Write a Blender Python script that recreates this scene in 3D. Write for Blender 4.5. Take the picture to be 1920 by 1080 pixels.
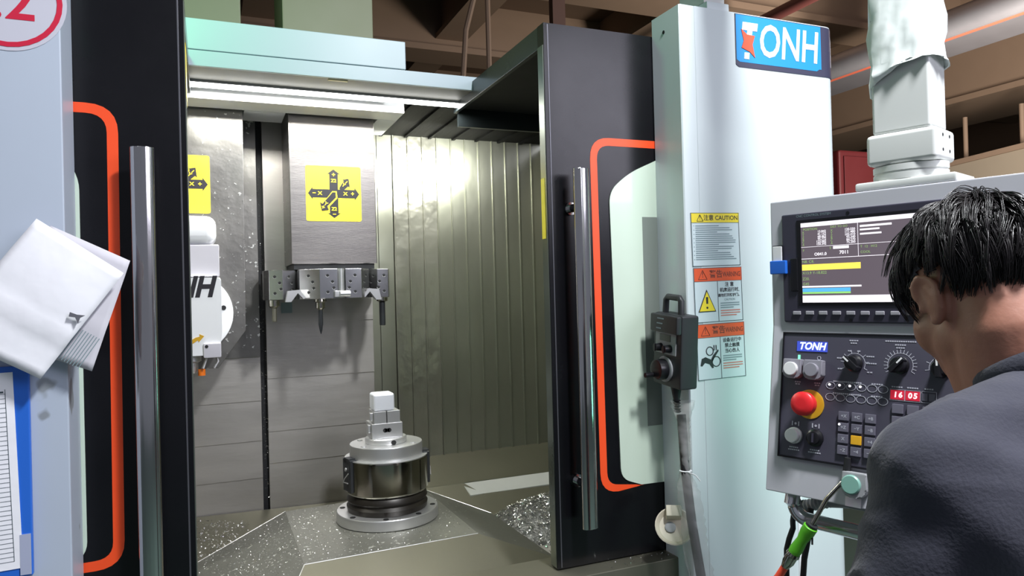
import bpy, bmesh, math, random
from mathutils import Matrix, Vector
import numpy as np
R = math.radians
for o in list(bpy.data.objects): bpy.data.objects.remove(o)
sc = bpy.context.scene
col = sc.collection
random.seed(7)

# ------------------------------------------------------------------ camera
cd = bpy.data.cameras.new('camera'); cam = bpy.data.objects.new('camera', cd); col.objects.link(cam)
cd.sensor_width = 36; cd.lens = 1350/1920*36; cd.clip_start = .02
yaw, pit, rol = R(22.93), R(.36), R(-1.52)
fw = Vector((math.sin(yaw)*math.cos(pit), math.cos(yaw)*math.cos(pit), math.sin(pit)))
r0 = Vector((math.cos(yaw), -math.sin(yaw), 0)); u0 = r0.cross(fw)
rt = r0*math.cos(rol) + u0*math.sin(rol); up = rt.cross(fw)
m3 = Matrix((rt, up, -fw)).transposed()
cam.matrix_world = Matrix.Translation((0, 0, 1.6)) @ m3.to_4x4()
sc.camera = cam

# ------------------------------------------------------------------ world, lamps, exposure
w = bpy.data.worlds.new('hall_air'); sc.world = w; w.use_nodes = True
w.node_tree.nodes['Background'].inputs[0].default_value = (.80, .85, 1, 1)
w.node_tree.nodes['Background'].inputs[1].default_value = .22
def area(name, loc, target, sx, sy, power, color=(1, 1, 1), spread=180):
    l = bpy.data.lights.new(name, 'AREA'); l.shape = 'RECTANGLE'; l.size = sx; l.size_y = sy
    l.energy = power; l.color = color; l.spread = R(spread)
    o = bpy.data.objects.new(name, l); col.objects.link(o); o.location = loc
    o.rotation_euler = (Vector(target)-Vector(loc)).to_track_quat('-Z', 'Y').to_euler(); return o
area('window_daylight', (2.75, -2.2, 3.1), (1.3, 1.6, 1.8), 2.4, 1.5, 75, (.88, .86, 1))
area('lamp_over_panel', (.98, .12, 3.35), (1.0, .40, 1.0), .2, .34, 96, (.96, .98, 1))
area('aisle_lamp', (-1.2, -.6, 3.9), (-.3, 1.2, 1), .5, 1.6, 4, (.95, .97, 1))
area('ceiling_fill', (4.9, 2.4, 2.2), (5.6, 4.6, 4.5), .8, 2.4, 190, (1, .92, .82))  # added unseen uplight that brightens the ceiling and its beams
area('green_fill_pillar', (1.62, 1.22, 1.28), (1.5, 1.57, 1.28), .06, .3, .55, (.22, 1, .62))  # added green light behind the panel, tints the pillar front teal
area('chamber_strip_lamp', (.12, 2.405, 2.258), (.12, 2.50, 1.2), 1.4, .03, 18, (1, 1, .94))
area('chamber_rear_lamp', (.92, 2.78, 2.2), (.86, 3.1, 2.05), .45, .03, 7, (1, 1, .92))
gl = bpy.data.lights.new('signal_lamp_green', 'POINT'); gl.energy = 6.5; gl.color = (.15, 1, .4); gl.shadow_soft_size = .05
go = bpy.data.objects.new('signal_lamp_green', gl); col.objects.link(go); go.location = (-.15, 1.86, 2.52)
sc.view_settings.view_transform = 'Standard'; sc.view_settings.look = 'None'
sc.view_settings.exposure = 0; sc.view_settings.gamma = 1; sc.view_settings.use_curve_mapping = False

# ------------------------------------------------------------------ materials
def lin(v): v /= 255; return v/12.92 if v <= .04045 else ((v+.055)/1.055)**2.4
def c(r, g, b): return (lin(r), lin(g), lin(b), 1)
MATS = {}
def mat(name, base, rough=.5, metal=0, var=.06, scale=6, stretch=(1, 1, 1), bump=0, bscale=None, rvar=.08, emit=None, es=1, spots=None, coat=0, trans=0, spec=.5, sheen=0, alpha=1):
    m = bpy.data.materials.new(name); m.use_nodes = True; nt = m.node_tree; N = nt.nodes; L = nt.links
    b = N['Principled BSDF']; b.inputs['Metallic'].default_value = metal; b.inputs['Coat Weight'].default_value = coat
    b.inputs['Transmission Weight'].default_value = trans; b.inputs['Specular IOR Level'].default_value = spec
    b.inputs['Sheen Weight'].default_value = sheen; b.inputs['Alpha'].default_value = alpha
    tc = N.new('ShaderNodeTexCoord'); mp = N.new('ShaderNodeMapping'); mp.inputs['Scale'].default_value = stretch
    L.new(tc.outputs['Object'], mp.inputs[0])
    nz = N.new('ShaderNodeTexNoise'); nz.inputs['Scale'].default_value = scale; nz.inputs['Detail'].default_value = 5; nz.inputs['Roughness'].default_value = .6
    L.new(mp.outputs[0], nz.inputs['Vector'])
    mx = N.new('ShaderNodeMix'); mx.data_type = 'RGBA'
    mx.inputs[6].default_value = tuple(max(0, x*(1-var)) for x in base[:3])+(1,)
    mx.inputs[7].default_value = tuple(min(1, x*(1+var)) for x in base[:3])+(1,)
    L.new(nz.outputs[0], mx.inputs[0]); out = mx.outputs[2]
    if spots:
        vo = N.new('ShaderNodeTexNoise'); vo.inputs['Scale'].default_value = spots[1]; vo.inputs['Detail'].default_value = 3
        L.new(tc.outputs['Object'], vo.inputs['Vector'])
        big = N.new('ShaderNodeTexNoise'); big.inputs['Scale'].default_value = 3.5; L.new(tc.outputs['Object'], big.inputs['Vector'])
        ad = N.new('ShaderNodeMath'); ad.operation = 'MULTIPLY_ADD'; L.new(big.outputs[0], ad.inputs[0]); ad.inputs[1].default_value = .35; L.new(vo.outputs[0], ad.inputs[2])
        cr = N.new('ShaderNodeValToRGB'); cr.color_ramp.elements[0].position = spots[2]; cr.color_ramp.elements[1].position = spots[2]+.03
        L.new(ad.outputs[0], cr.inputs[0])
        m2 = N.new('ShaderNodeMix'); m2.data_type = 'RGBA'; L.new(cr.outputs[0], m2.inputs[0]); L.new(out, m2.inputs[6]); m2.inputs[7].default_value = spots[0]; out = m2.outputs[2]
    L.new(out, b.inputs['Base Color'])
    mr = N.new('ShaderNodeMapRange'); mr.inputs['To Min'].default_value = max(0, rough-rvar); mr.inputs['To Max'].default_value = min(1, rough+rvar)
    L.new(nz.outputs[0], mr.inputs[0]); L.new(mr.outputs[0], b.inputs['Roughness'])
    if bump:
        bn = N.new('ShaderNodeTexNoise'); bn.inputs['Scale'].default_value = bscale or scale*4; bn.inputs['Detail'].default_value = 3
        L.new(mp.outputs[0], bn.inputs['Vector'])
        bp = N.new('ShaderNodeBump'); bp.inputs['Strength'].default_value = bump; bp.inputs['Distance'].default_value = .01
        L.new(bn.outputs[0], bp.inputs['Height']); L.new(bp.outputs[0], b.inputs['Normal'])
    if emit:
        b.inputs['Emission Color'].default_value = emit; b.inputs['Emission Strength'].default_value = es
    MATS[name] = m; return m
pale_blue = mat('pale_blue_paint', c(178, 188, 203), .38, var=.05, scale=2.5, spots=(c(140, 146, 152), 9, .86))
pale_grey = mat('pale_grey_paint', c(214, 224, 226), .35, var=.03, scale=2)
header_paint = mat('header_paint', c(172, 188, 198), .4, var=.04, scale=2, spots=(c(120, 128, 130), 7, .9))
tower_dimmed_paint = mat('tower_dimmed_paint', c(138, 140, 112), .5, var=.05)  # light grey darkened to olive, the dim light is in the colour
black_paint = mat('black_gloss_paint', c(13, 13, 17), .25, var=.25, scale=5, rvar=.08, spec=.36)
black_dark = mat('black_matte', c(20, 20, 22), .6, var=.2)
steel_ripple = mat('rippled_steel', c(190, 190, 178), .3, .85, var=.12, scale=4, stretch=(1, 1, .8), rvar=.08, bump=1.0, bscale=11)
orange = mat('orange_stripe', c(238, 78, 32), .4, var=.03)
chrome = mat('chrome', c(205, 203, 204), .13, 1, var=.02, rvar=.03)
steel = mat('brushed_steel', c(142, 138, 135), .34, .97, var=.08, scale=5, stretch=(1, 1, 14), rvar=.09, bump=.06, bscale=40)
steel_h = mat('brushed_steel_across', c(196, 192, 187), .42, .8, var=.16, scale=2.4, stretch=(1, 1, 4), rvar=.1, bump=.08, bscale=9)
steel_speck = mat('steel_with_chip_specks', c(140, 138, 134), .36, .95, var=.1, scale=5, rvar=.1, spots=(c(238, 238, 232), 60, .83), bump=.1, bscale=30)
steel_wavy = mat('wavy_steel', c(176, 178, 164), .34, .85, var=.1, scale=4, stretch=(1, 1, .6), rvar=.1, bump=.6, bscale=6)
steel_dull = mat('oily_steel', c(122, 120, 106), .5, .75, var=.15, scale=4, bump=.08, bscale=10)
cover_steel = mat('oily_cover_steel', c(136, 136, 128), .45, .7, var=.12, scale=5, rvar=.12, spots=(c(215, 215, 208), 75, .85), bump=.1, bscale=40)
machined = mat('machined_metal', c(214, 214, 214), .34, .8, var=.05, scale=9)
polished = mat('polished_dark_steel', c(168, 165, 156), .15, 1, var=.12, scale=4)
bellows_m = mat('dark_bellows', c(42, 38, 34), .35, .3, var=.2)
gripper_m = mat('gripper_steel', c(186, 186, 188), .22, .97, var=.05, scale=9)
alu = mat('bright_aluminium', c(232, 234, 240), .5, .35, var=.05, scale=20)
dark_roof = mat('dark_roof', c(14, 14, 14), .7, 0, spec=.12, var=.2, scale=3, stretch=(12, 1, 1), bump=.1)
yellow = mat('yellow_sign', c(250, 226, 50), .45, var=.02)
ink = mat('black_ink', c(28, 26, 34), .5, var=.02)
white_ink = mat('white_ink', c(240, 240, 242), .5, var=.02)
white_cast = mat('white_casting', c(232, 234, 236), .4, var=.03)
cast_grey = mat('grey_casting', c(198, 196, 204), .4, var=.03)
led = mat('led_strip', (1, 1, 1, 1), .5, emit=(1, 1, .96, 1), es=9)
paper_m = mat('crumpled_paper', c(244, 244, 250), .8, var=.03, scale=14, bump=.25, bscale=14, spots=(c(120, 120, 128), 16, .94))
paper_b = mat('printed_paper', c(206, 204, 212), .8, var=.04, scale=30)
blue_pl = mat('blue_plastic', c(40, 104, 206), .35, var=.04)
red_ink = mat('red_ink', c(198, 20, 58), .5, var=.03)
stick_clear = mat('sticker_clear', c(196, 196, 208), .3, var=.02)
brand_blue = mat('brand_blue', c(34, 150, 220), .35, var=.02)
brand_edge = mat('brand_dark_border', c(62, 62, 84), .35, var=.03)
red_orange = mat('red_orange_mark', c(236, 92, 60), .45, var=.03)
lab_white = mat('label_white', c(214, 228, 232), .35, var=.02)
lab_orange = mat('label_orange', c(238, 92, 44), .4, var=.02)
lab_text = mat('label_text', c(70, 86, 92), .5, var=.02)
lab_soft = mat('label_text_soft', c(130, 150, 156), .5, var=.02)
lab_red = mat('label_text_red', c(214, 120, 100), .5, var=.02)
black_pl = mat('black_plastic', c(40, 42, 45), .45, var=.08, scale=30)
grey_pl = mat('grey_plastic', c(150, 152, 156), .45, var=.05)
lcd_off = mat('dull_display', c(70, 74, 68), .3, var=.05)
cream = mat('cream_plastic', c(214, 206, 186), .5, var=.05)
panel_grey = mat('panel_grey_paint', c(182, 182, 190), .5, var=.03, scale=3)
key_plate = mat('keypad_plate', c(68, 66, 80), .48, var=.05, scale=20)
bezel_m = mat('screen_bezel', c(54, 52, 66), .4, var=.05)
key_m = mat('dark_key', c(100, 98, 112), .4, var=.05)
key_y = mat('yellow_key', c(226, 170, 40), .4, var=.03)
print_m = mat('panel_print', c(176, 176, 188), .5, var=.02)
knob_m = mat('black_knob', c(22, 22, 26), .3, var=.1)
red_btn = mat('red_button', c(214, 38, 44), .35, var=.04)
yel_ring = mat('yellow_ring', c(206, 160, 36), .45, var=.05)
white_btn = mat('white_button', c(222, 222, 224), .4, var=.03)
grey_btn = mat('grey_button', c(136, 134, 144), .45, var=.04)
teal_btn = mat('teal_button', c(126, 172, 160), .35, var=.04)
arm_paint = mat('arm_paint', c(206, 208, 206), .42, var=.03, scale=4)
screen_bg = mat('screen_washed', (.02, .02, .025, 1), .12, emit=(.155, .125, .15, 1), es=.9)  # purple-grey emission includes the washed-out reflection on the glass
screen_w = mat('screen_white', (.5, .5, .5, 1), .15, emit=(.92, .86, .95, 1), es=1)
screen_g = mat('screen_green', (.2, .3, .1, 1), .2, emit=(.36, .6, .2, 1), es=.6)
screen_y = mat('screen_yellow', (.6, .5, .1, 1), .2, emit=(1, .72, .1, 1), es=.95)
screen_b = mat('screen_blue', (.1, .3, .6, 1), .2, emit=(.1, .5, .9, 1), es=.8)
screen_l = mat('screen_lime', (.3, .6, .2, 1), .2, emit=(.3, .75, .2, 1), es=.7)
blue_glow = mat('blue_backlit', (.02, .03, .2, 1), .3, emit=(.06, .1, .62, 1), es=.8)
led_red = mat('led_red', (.3, .02, .04, 1), .3, emit=(1, .02, .06, 1), es=.38)
led_redt = mat('led_red_digit', (1, .3, .3, 1), .3, emit=(1, .45, .48, 1), es=1.8)
led_green = mat('led_green', (.1, .5, .2, 1), .3, emit=(.2, 1, .5, 1), es=1.4)
led_white = mat('led_white', (1, 1, 1, 1), .3, emit=(1, 1, 1, 1), es=1.4)
green_pl = mat('green_plastic', c(86, 172, 34), .4, var=.05)
hose_red = mat('orange_red_hose', c(240, 84, 58), .4, var=.04)
rubber = mat('black_rubber', c(30, 31, 34), .5, var=.1)
film = mat('plastic_film', c(226, 224, 222), .2, var=.1, scale=18, alpha=.24, bump=.5, bscale=22)
wrap_m = mat('white_foam_wrap', c(232, 238, 236), .5, var=.04, scale=14, bump=.35, bscale=11)
skin = mat('skin', c(158, 108, 90), .5, var=.08, scale=9, bump=.04, bscale=120)
skin.node_tree.nodes['Principled BSDF'].inputs['Subsurface Weight'].default_value = .12
skin.node_tree.nodes['Principled BSDF'].inputs['Subsurface Radius'].default_value = (.012, .005, .003)
hair_m = mat('black_hair', c(27, 23, 25), .38, var=.3, scale=40, spec=.6)
shirt_m = mat('navy_cotton', c(44, 45, 59), .85, var=.08, scale=60, bump=.12, bscale=240, sheen=.15)
jeans_m = mat('dark_trousers', c(40, 44, 56), .85, var=.1, scale=40)
shoe_m = mat('black_shoes', c(30, 30, 32), .5, var=.1)
eye_m = mat('eye_white', c(226, 222, 216), .25, var=.02)
iris_m = mat('dark_iris', c(34, 24, 20), .2, var=.1)
floor_m = mat('green_floor', c(88, 112, 100), .45, var=.08, scale=2)
ceil_m = mat('brown_ceiling', c(104, 84, 68), .8, var=.1, scale=1.5, stretch=(1, 6, 1))
beam_m = mat('tan_beam', c(138, 116, 98), .7, var=.06)
pipe_m = mat('grey_duct', c(168, 166, 172), .35, .6, var=.08)
wall_m = mat('brown_wall', c(104, 84, 70), .8, var=.08, scale=2)
redcab_m = mat('dark_red_cabinet', c(74, 12, 18), .5, var=.1)
beige_m = mat('beige_panel', c(150, 138, 122), .6, var=.05)
window_pane_m = mat('pale_pane', c(196, 212, 196), .22, var=.06, scale=2.5, coat=.4)  # opaque pale green stands in for bright light in the glass
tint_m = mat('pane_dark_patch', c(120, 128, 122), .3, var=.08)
chip_m = mat('metal_chip', c(220, 220, 220), .25, 1, var=.1, scale=30)
brass = mat('orange_nozzle', c(236, 120, 30), .4, var=.05)

# ------------------------------------------------------------------ helpers
_txt = {}
def text_mesh(body, size, shear=0, bold=0, align='CENTER'):
    k = (body, size, shear, bold, align)
    if k not in _txt:
        cu = bpy.data.curves.new('t', 'FONT'); cu.body = body; cu.size = size; cu.shear = shear; cu.offset = bold
        cu.align_x = align; cu.align_y = 'CENTER'; cu.resolution_u = 3
        ob = bpy.data.objects.new('t', cu); me = bpy.data.meshes.new_from_object(ob)
        _txt[k] = ([tuple(v.co) for v in me.vertices], [tuple(p.vertices) for p in me.polygons])
        bpy.data.objects.remove(ob); bpy.data.curves.remove(cu); bpy.data.meshes.remove(me)
    return _txt[k]
class B:
    def __init__(s, M=None): s.bm = bmesh.new(); s.M = M or Matrix.Identity(4); s.mi = 0
    def add(s, vs, fs, M=None):
        T = s.M @ M if M else s.M
        v = [s.bm.verts.new(T @ Vector(p)) for p in vs]; out = []
        for f in fs:
            try: q = s.bm.faces.new([v[i] for i in f]); q.material_index = s.mi; out.append(q)
            except ValueError: pass
        return v, out
    def box(s, x0, x1, y0, y1, z0, z1, bev=0, M=None, seg=2):
        v, f = s.add([(x, y, z) for z in (z0, z1) for y in (y0, y1) for x in (x0, x1)],
                     [(0, 2, 3, 1), (4, 5, 7, 6), (0, 1, 5, 4), (2, 6, 7, 3), (0, 4, 6, 2), (1, 3, 7, 5)], M)
        if bev:
            e = list({e for q in f for e in q.edges})
            bmesh.ops.bevel(s.bm, geom=e, offset=bev, segments=seg, profile=.5, affect='EDGES')
        return s
    def prism(s, pts, a, b, ax='y', M=None, bev=0):
        # polygon extruded along axis ax; pts are the two other coordinates in order
        n = len(pts)
        def P(p, t): return {'y': (p[0], t, p[1]), 'z': (p[0], p[1], t), 'x': (t, p[0], p[1])}[ax]
        v, f = s.add([P(p, a) for p in pts]+[P(p, b) for p in pts],
                     [tuple(range(n)), tuple(range(2*n-1, n-1, -1))]+[(i, i+n, (i+1) % n+n, (i+1) % n) for i in range(n)], M)
        if bev:
            e = list({e for q in f for e in q.edges})
            bmesh.ops.bevel(s.bm, geom=e, offset=bev, segments=2, profile=.5, affect='EDGES')
        return s
    def tube(s, pts, r, n=10, caps=True, M=None, sx=1):
        pts = [Vector(p) for p in pts]; k = len(pts); rs = r if isinstance(r, (list, tuple)) else [r]*k
        vs = []; T0 = (pts[1]-pts[0]).normalized(); a = T0.orthogonal().normalized()
        for i, p in enumerate(pts):
            T = (pts[min(i+1, k-1)]-pts[max(i-1, 0)]).normalized(); a = (a-T*a.dot(T)).normalized(); b = T.cross(a)
            for j in range(n):
                t = 2*math.pi*j/n; vs.append(p+a*(rs[i]*math.cos(t))+b*(rs[i]*math.sin(t)*sx))
        fs = [(i*n+j, i*n+(j+1) % n, (i+1)*n+(j+1) % n, (i+1)*n+j) for i in range(k-1) for j in range(n)]
        if caps: fs += [tuple(range(n-1, -1, -1)), tuple((k-1)*n+j for j in range(n))]
        s.add(vs, fs, M); return s
    def cyl(s, p0, p1, r, n=16, r1=None, M=None): return s.tube([p0, p1], [r, r if r1 is None else r1], n, True, M)
    def lathe(s, prof, M=None, n=48, sy=1):
        k = len(prof); vs = [(r*math.cos(2*math.pi*j/n), sy*r*math.sin(2*math.pi*j/n), z) for r, z in prof for j in range(n)]
        fs = [(i*n+j, i*n+(j+1) % n, (i+1)*n+(j+1) % n, (i+1)*n+j) for i in range(k-1) for j in range(n)]
        fs += [tuple(range(n-1, -1, -1)), tuple((k-1)*n+j for j in range(n))]
        s.add(vs, fs, M); return s
    def ring(s, ro, ri, t, M, n=32, a0=0, a1=360):
        vs = []; m = n+1
        for i in range(m):
            a = R(a0+(a1-a0)*i/n)
            for rr, z in ((ri, 0), (ro, 0), (ro, t), (ri, t)): vs.append((rr*math.cos(a), rr*math.sin(a), z))
        fs = [(i*4+k, i*4+(k+1) % 4, (i+1)*4+(k+1) % 4, (i+1)*4+k) for i in range(n) for k in range(4)]
        s.add(vs, fs, M); return s
    def text(s, body, size, M, shear=0, bold=0, align='CENTER', sx=1):
        v, f = text_mesh(body, size, shear, bold, align); s.add(v, f, M @ Matrix.Diagonal((sx, 1, 1, 1))); return s
    def sphere(s, ctr, rx, ry=None, rz=None, M=None, nu=14, nv=9):
        ry = ry or rx; rz = rz or rx
        T = Matrix.Translation(ctr) @ Matrix.Diagonal((rx, ry, rz, 1)); T = M @ T if M else T
        s.lathe([(max(1e-3, math.sin(math.pi*i/nv)), -math.cos(math.pi*i/nv)) for i in range(nv+1)], T, nu); return s
    def build(s, name, m, parent=None, local=False, sharp=40, label=None):
        bmesh.ops.recalc_face_normals(s.bm, faces=s.bm.faces) if len(s.bm.faces) < 60000 else None
        me = bpy.data.meshes.new(name); s.bm.to_mesh(me); s.bm.free()
        for x in (m if isinstance(m, (list, tuple)) else [m]): me.materials.append(x)
        me.polygons.foreach_set('use_smooth', [True]*len(me.polygons)); me.set_sharp_from_angle(angle=R(sharp))
        o = bpy.data.objects.new(name, me); col.objects.link(o)
        if len(me.polygons) < 20000 and name not in ('person', 'shirt', 'trousers', 'hair'): wn = o.modifiers.new('w', 'WEIGHTED_NORMAL'); wn.keep_sharp = True; wn.weight = 80
        if parent: attach(o, parent, local)
        if label: o['label'] = label
        return o
def wm(o):
    M = o.matrix_basis.copy()
    if o.parent: M = wm(o.parent) @ o.matrix_parent_inverse @ M
    return M
def attach(o, parent, local=False):
    o.parent = parent
    if not local: o.matrix_parent_inverse = wm(parent).inverted()
def tag(o, label=None, cat=None, group=None, kind=None):
    for k, v in (('label', label), ('category', cat), ('group', group), ('kind', kind)):
        if v: o[k] = v
    return o
def thing(name, label, cat, loc=(0, 0, 0), rz=0, group=None):
    o = bpy.data.objects.new(name, None); col.objects.link(o); o.empty_display_size = .05
    o.location = loc; o.rotation_euler = (0, 0, rz); return tag(o, label, cat, group, 'thing')
def struct(o): o['kind'] = 'structure'; return o
def front(x, y, z, rz=0, tilt=0):   # text / decal frame on a surface that faces the machine's front (-Y)
    return Matrix.Translation((x, y, z)) @ Matrix.Rotation(rz, 4, 'Z') @ Matrix.Rotation(tilt, 4, 'Y') @ Matrix.Rotation(R(90), 4, 'X')
def arc(cx, cy, r, a0, a1, n=6): return [(cx+r*math.cos(R(a0+(a1-a0)*i/n)), cy+r*math.sin(R(a0+(a1-a0)*i/n))) for i in range(n+1)]
def copies(proto, mats, parent=None):
    for M in mats:
        o = proto.copy(); col.objects.link(o)
        if parent: o.parent = parent; o.matrix_parent_inverse = wm(parent).inverted()
        o.matrix_basis = M

exec_order = []
# ================================================================== hall (setting)
struct(B().box(-6, 12, -6, 14, -.1, 0).build('floor', floor_m))
ce = struct(B().box(-6, 12, 1.2, 14, 4.6, 4.7).build('ceiling', ceil_m))
struct(B().box(-6, 12, 13.8, 14, 0, 4.6).build('wall_back', wall_m))
struct(B().box(11.8, 12, 1.2, 14, 0, 4.6).build('wall_right', wall_m))
struct(B().box(-6, -5.8, 1.2, 14, 0, 4.6).build('wall_left', wall_m))
for x in (-2.2, .5, 2.35, 4.2):
    b = B(); b.box(x-.09, x+.09, 1.4, 13.6, 4.25, 4.6); b.box(x-.16, x+.16, 1.4, 13.6, 4.2, 4.25); b.build('roof_beam', beam_m, ce)
b = B(); b.box(7.38, 8.5, 1.4, 13.6, 3.54, 4.6); b.box(7.33, 8.55, 1.4, 13.6, 3.48, 3.54); b.build('deep_beam', beam_m, ce)
for y in (5.1, 7.0, 9.2, 11.5):
    b = B(); b.box(-5.8, 11.8, y, y+.30, 4.12, 4.6); b.box(-5.8, 11.8, y-.06, y+.36, 4.06, 4.12); b.build('cross_beam', beam_m, ce)
tag(B().tube([(5.15, 1.8, 3.52), (5.15, 13.4, 3.52)], .10, 20).build('bright_pipe', pipe_m), 'bright metal pipe running under the ceiling behind the support arm', 'pipe')
tag(B().box(5.34, 5.75, 1.8, 13.4, 3.46, 3.62, .02).build('cable_duct', mat('dark_duct', c(96, 94, 98), .5, var=.1)), 'dark grey cable duct beside the bright pipe under the ceiling', 'duct')
tag(B().tube([(5.27, 1.8, 3.47), (5.27, 13.4, 3.47)], .03, 10).build('red_conduit', mat('red_conduit', c(190, 96, 74), .4)), 'thin red conduit running between the bright pipe and the dark duct', 'conduit')
tag(B().tube([(4.3, 2.2, 3.8), (4.3, 13.4, 3.8)], .05, 12).build('sprinkler_pipe', mat('red_pipe_paint', c(112, 64, 60), .5)), 'thin red-brown pipe under the ceiling above the white pillar', 'pipe')
tag(B().tube([(1.78, 4.5, 2.0), (1.78, 4.5, 3.72), (1.95, 4.3, 4.22)], .019, 8).build('hanging_conduit', beam_m), 'straight pale conduit hanging from the ceiling behind the header', 'conduit')
tag(B().tube([(1.52, 4.5, 2.2), (1.62, 4.5, 3.35), (1.82, 4.35, 4.22)], .019, 8).build('hanging_conduit', beam_m), 'bent pale conduit just left of the straight hanging conduit', 'conduit')
tag(B().box(2.32, 2.42, 4.6, 4.66, 2.2, 4.6).build('hanging_channel', mat('rusty_channel', c(84, 60, 52), .7)), 'dark rusty channel hanging from the ceiling behind the black door frame', 'channel')
t = thing('red_cabinet', 'dark red cabinet far behind the white pillar', 'cabinet', (5.5, 5.0, 0))
B().box(5.2, 5.9, 4.75, 5.3, 0, 2.80, .03).build('cabinet_body', redcab_m, t); B().box(5.25, 5.85, 4.735, 4.75, .2, 2.74, .005).build('cabinet_door', redcab_m, t)
t = thing('far_machine', 'beige enclosure of another machine far behind the support arm', 'machine', (7.0, 4.0, 0))
B().prism([(5.3, 0), (5.3, 2.75), (2.2, 2.95), (2.2, 0)], 7.0, 7.06, 'x').build('enclosure_side', beige_m, t)
B().prism([(5.36, 2.74), (5.36, 2.79), (2.2, 2.99), (2.2, 2.94)], 6.97, 7.12, 'x').build('top_rail', beam_m, t)
for y in (4.9, 4.35): B().cyl((7.1, y, 2.76), (7.1, y, 3.25), .022).build('rail_post', beam_m, t)

# ================================================================== machine: left pillar
t = thing('machine_pillar', 'pale blue-grey pillar with clipboard and red number sticker', 'pillar', (-.5, 1.6, 0))
B().box(-1.0, -.2435, 1.57, 1.695, 0, 2.38, .004).build('pillar_cover', pale_blue, t)
s_ = B().lathe([(.095, 0), (.095, .0008)], front(-.327, 1.5696, 2.163)).build('number_sticker', stick_clear, t)
q = B(); q.ring(.088, .079, .0006, front(-.327, 1.5685, 2.163)); q.text('.2', .1, front(-.318, 1.5682, 2.158), 0, .0012)
q.text('No', .042, front(-.378, 1.5682, 2.150), 0, .0008); q.build('sticker_print', red_ink, s_)

# paper sheets
def sheet(name, pts, y0, lab, m, amp, seed, ny=14):
    # pts: 4 corners (x,z,dy) of a slightly crumpled paper sheet
    P = [Vector((p[0], y0+p[2], p[1])) for p in pts]; b = B(); vs = []
    rnd = random.Random(seed); ph = [rnd.uniform(0, 6) for _ in range(8)]
    for j in range(ny+1):
        for i in range(ny+1):
            u, v = i/ny, j/ny
            p = P[0].lerp(P[1], u).lerp(P[3].lerp(P[2], u), v)
            h = amp*(math.sin(4*u+3*v+ph[0])*.6+math.sin(7*v-2*u+ph[1])*.4) + amp*1.1*abs(math.sin(2.6*(u-.62)+ph[2]*.02)) - amp*1.4*max(0, .05-abs(v-.62))*20
            vs.append((p.x, p.y+h, p.z))
    n = ny+1; fs = [(j*n+i, j*n+i+1, (j+1)*n+i+1, (j+1)*n+i) for j in range(ny) for i in range(ny)]
    b.add(vs, fs); o = b.build(name, m, None, sharp=60)
    so = o.modifiers.new('s', 'SOLIDIFY'); so.thickness = .0007
    return tag(o, lab, 'paper')
sheet('folded_paper', [(-.281, 1.756, .004), (-.142, 1.655, -.012), (-.278, 1.468, -.012), (-.425, 1.56, .004)], 1.515, 'large crumpled white sheet with a dark smudge, hung on the left pillar', paper_m, .006, 3)
so2 = sheet('loose_sheet', [(-.262, 1.745, .004), (-.133, 1.679, -.006), (-.2, 1.475, -.004), (-.330, 1.53, .004)], 1.534, 'printed sheet peeking out behind the large crumpled white sheet', paper_b, .003, 9)
b = B()
for i in range(11): b.box(-.032, .032, 0, .0006, -.002+i*.0052, -.0006+i*.0052, M=Matrix.Translation((-.222, 1.531, 1.52)) @ Matrix.Rotation(R(-56), 4, 'Y') @ Matrix.Translation((0, 0, -.02)))
b.build('print_line', lab_soft, so2)
b = B(); b.prism([(-.228, 1.586), (-.217, 1.581), (-.204, 1.579), (-.212, 1.575), (-.216, 1.565), (-.220, 1.576), (-.230, 1.578)], 1.4985, 1.4990); b.build('smudge', mat('grey_smudge', c(96, 96, 104), .8), bpy.data.objects['folded_paper'])

t = thing('clipboard', 'blue clipboard with a ruled form hung low on the left pillar', 'clipboard', (-.43, 1.56, 1.1))
B().box(-.56, -.3035, 1.556, 1.5685, 1.108, 1.49, .003).build('board', blue_pl, t)
f_ = B(Matrix.Translation((-.4, 0, 1.28)) @ Matrix.Rotation(R(-1.6), 4, 'Y') @ Matrix.Translation((.4, 0, -1.28))).box(-.53, -.3225, 1.554, 1.5556, 1.123, 1.478).build('form_sheet', paper_m, t)
b = B(Matrix.Translation((-.4, 0, 1.28)) @ Matrix.Rotation(R(-1.6), 4, 'Y') @ Matrix.Translation((.4, 0, -1.28)))
for i in range(37): b.box(-.52, -.335, 1.5534, 1.5539, 1.137+i*.0084, 1.1376+i*.0084)
b.box(-.3356, -.3348, 1.5534, 1.5539, 1.137, 1.448); b.box(-.365, -.338, 1.5534, 1.5539, 1.4415, 1.4445)
b.build('ruled_line', lab_text, f_)
B().box(-.3225, -.3055, 1.5535, 1.556, 1.112, 1.185).build('tape', mat('clear_tape', c(170, 176, 200), .15), t)

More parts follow.
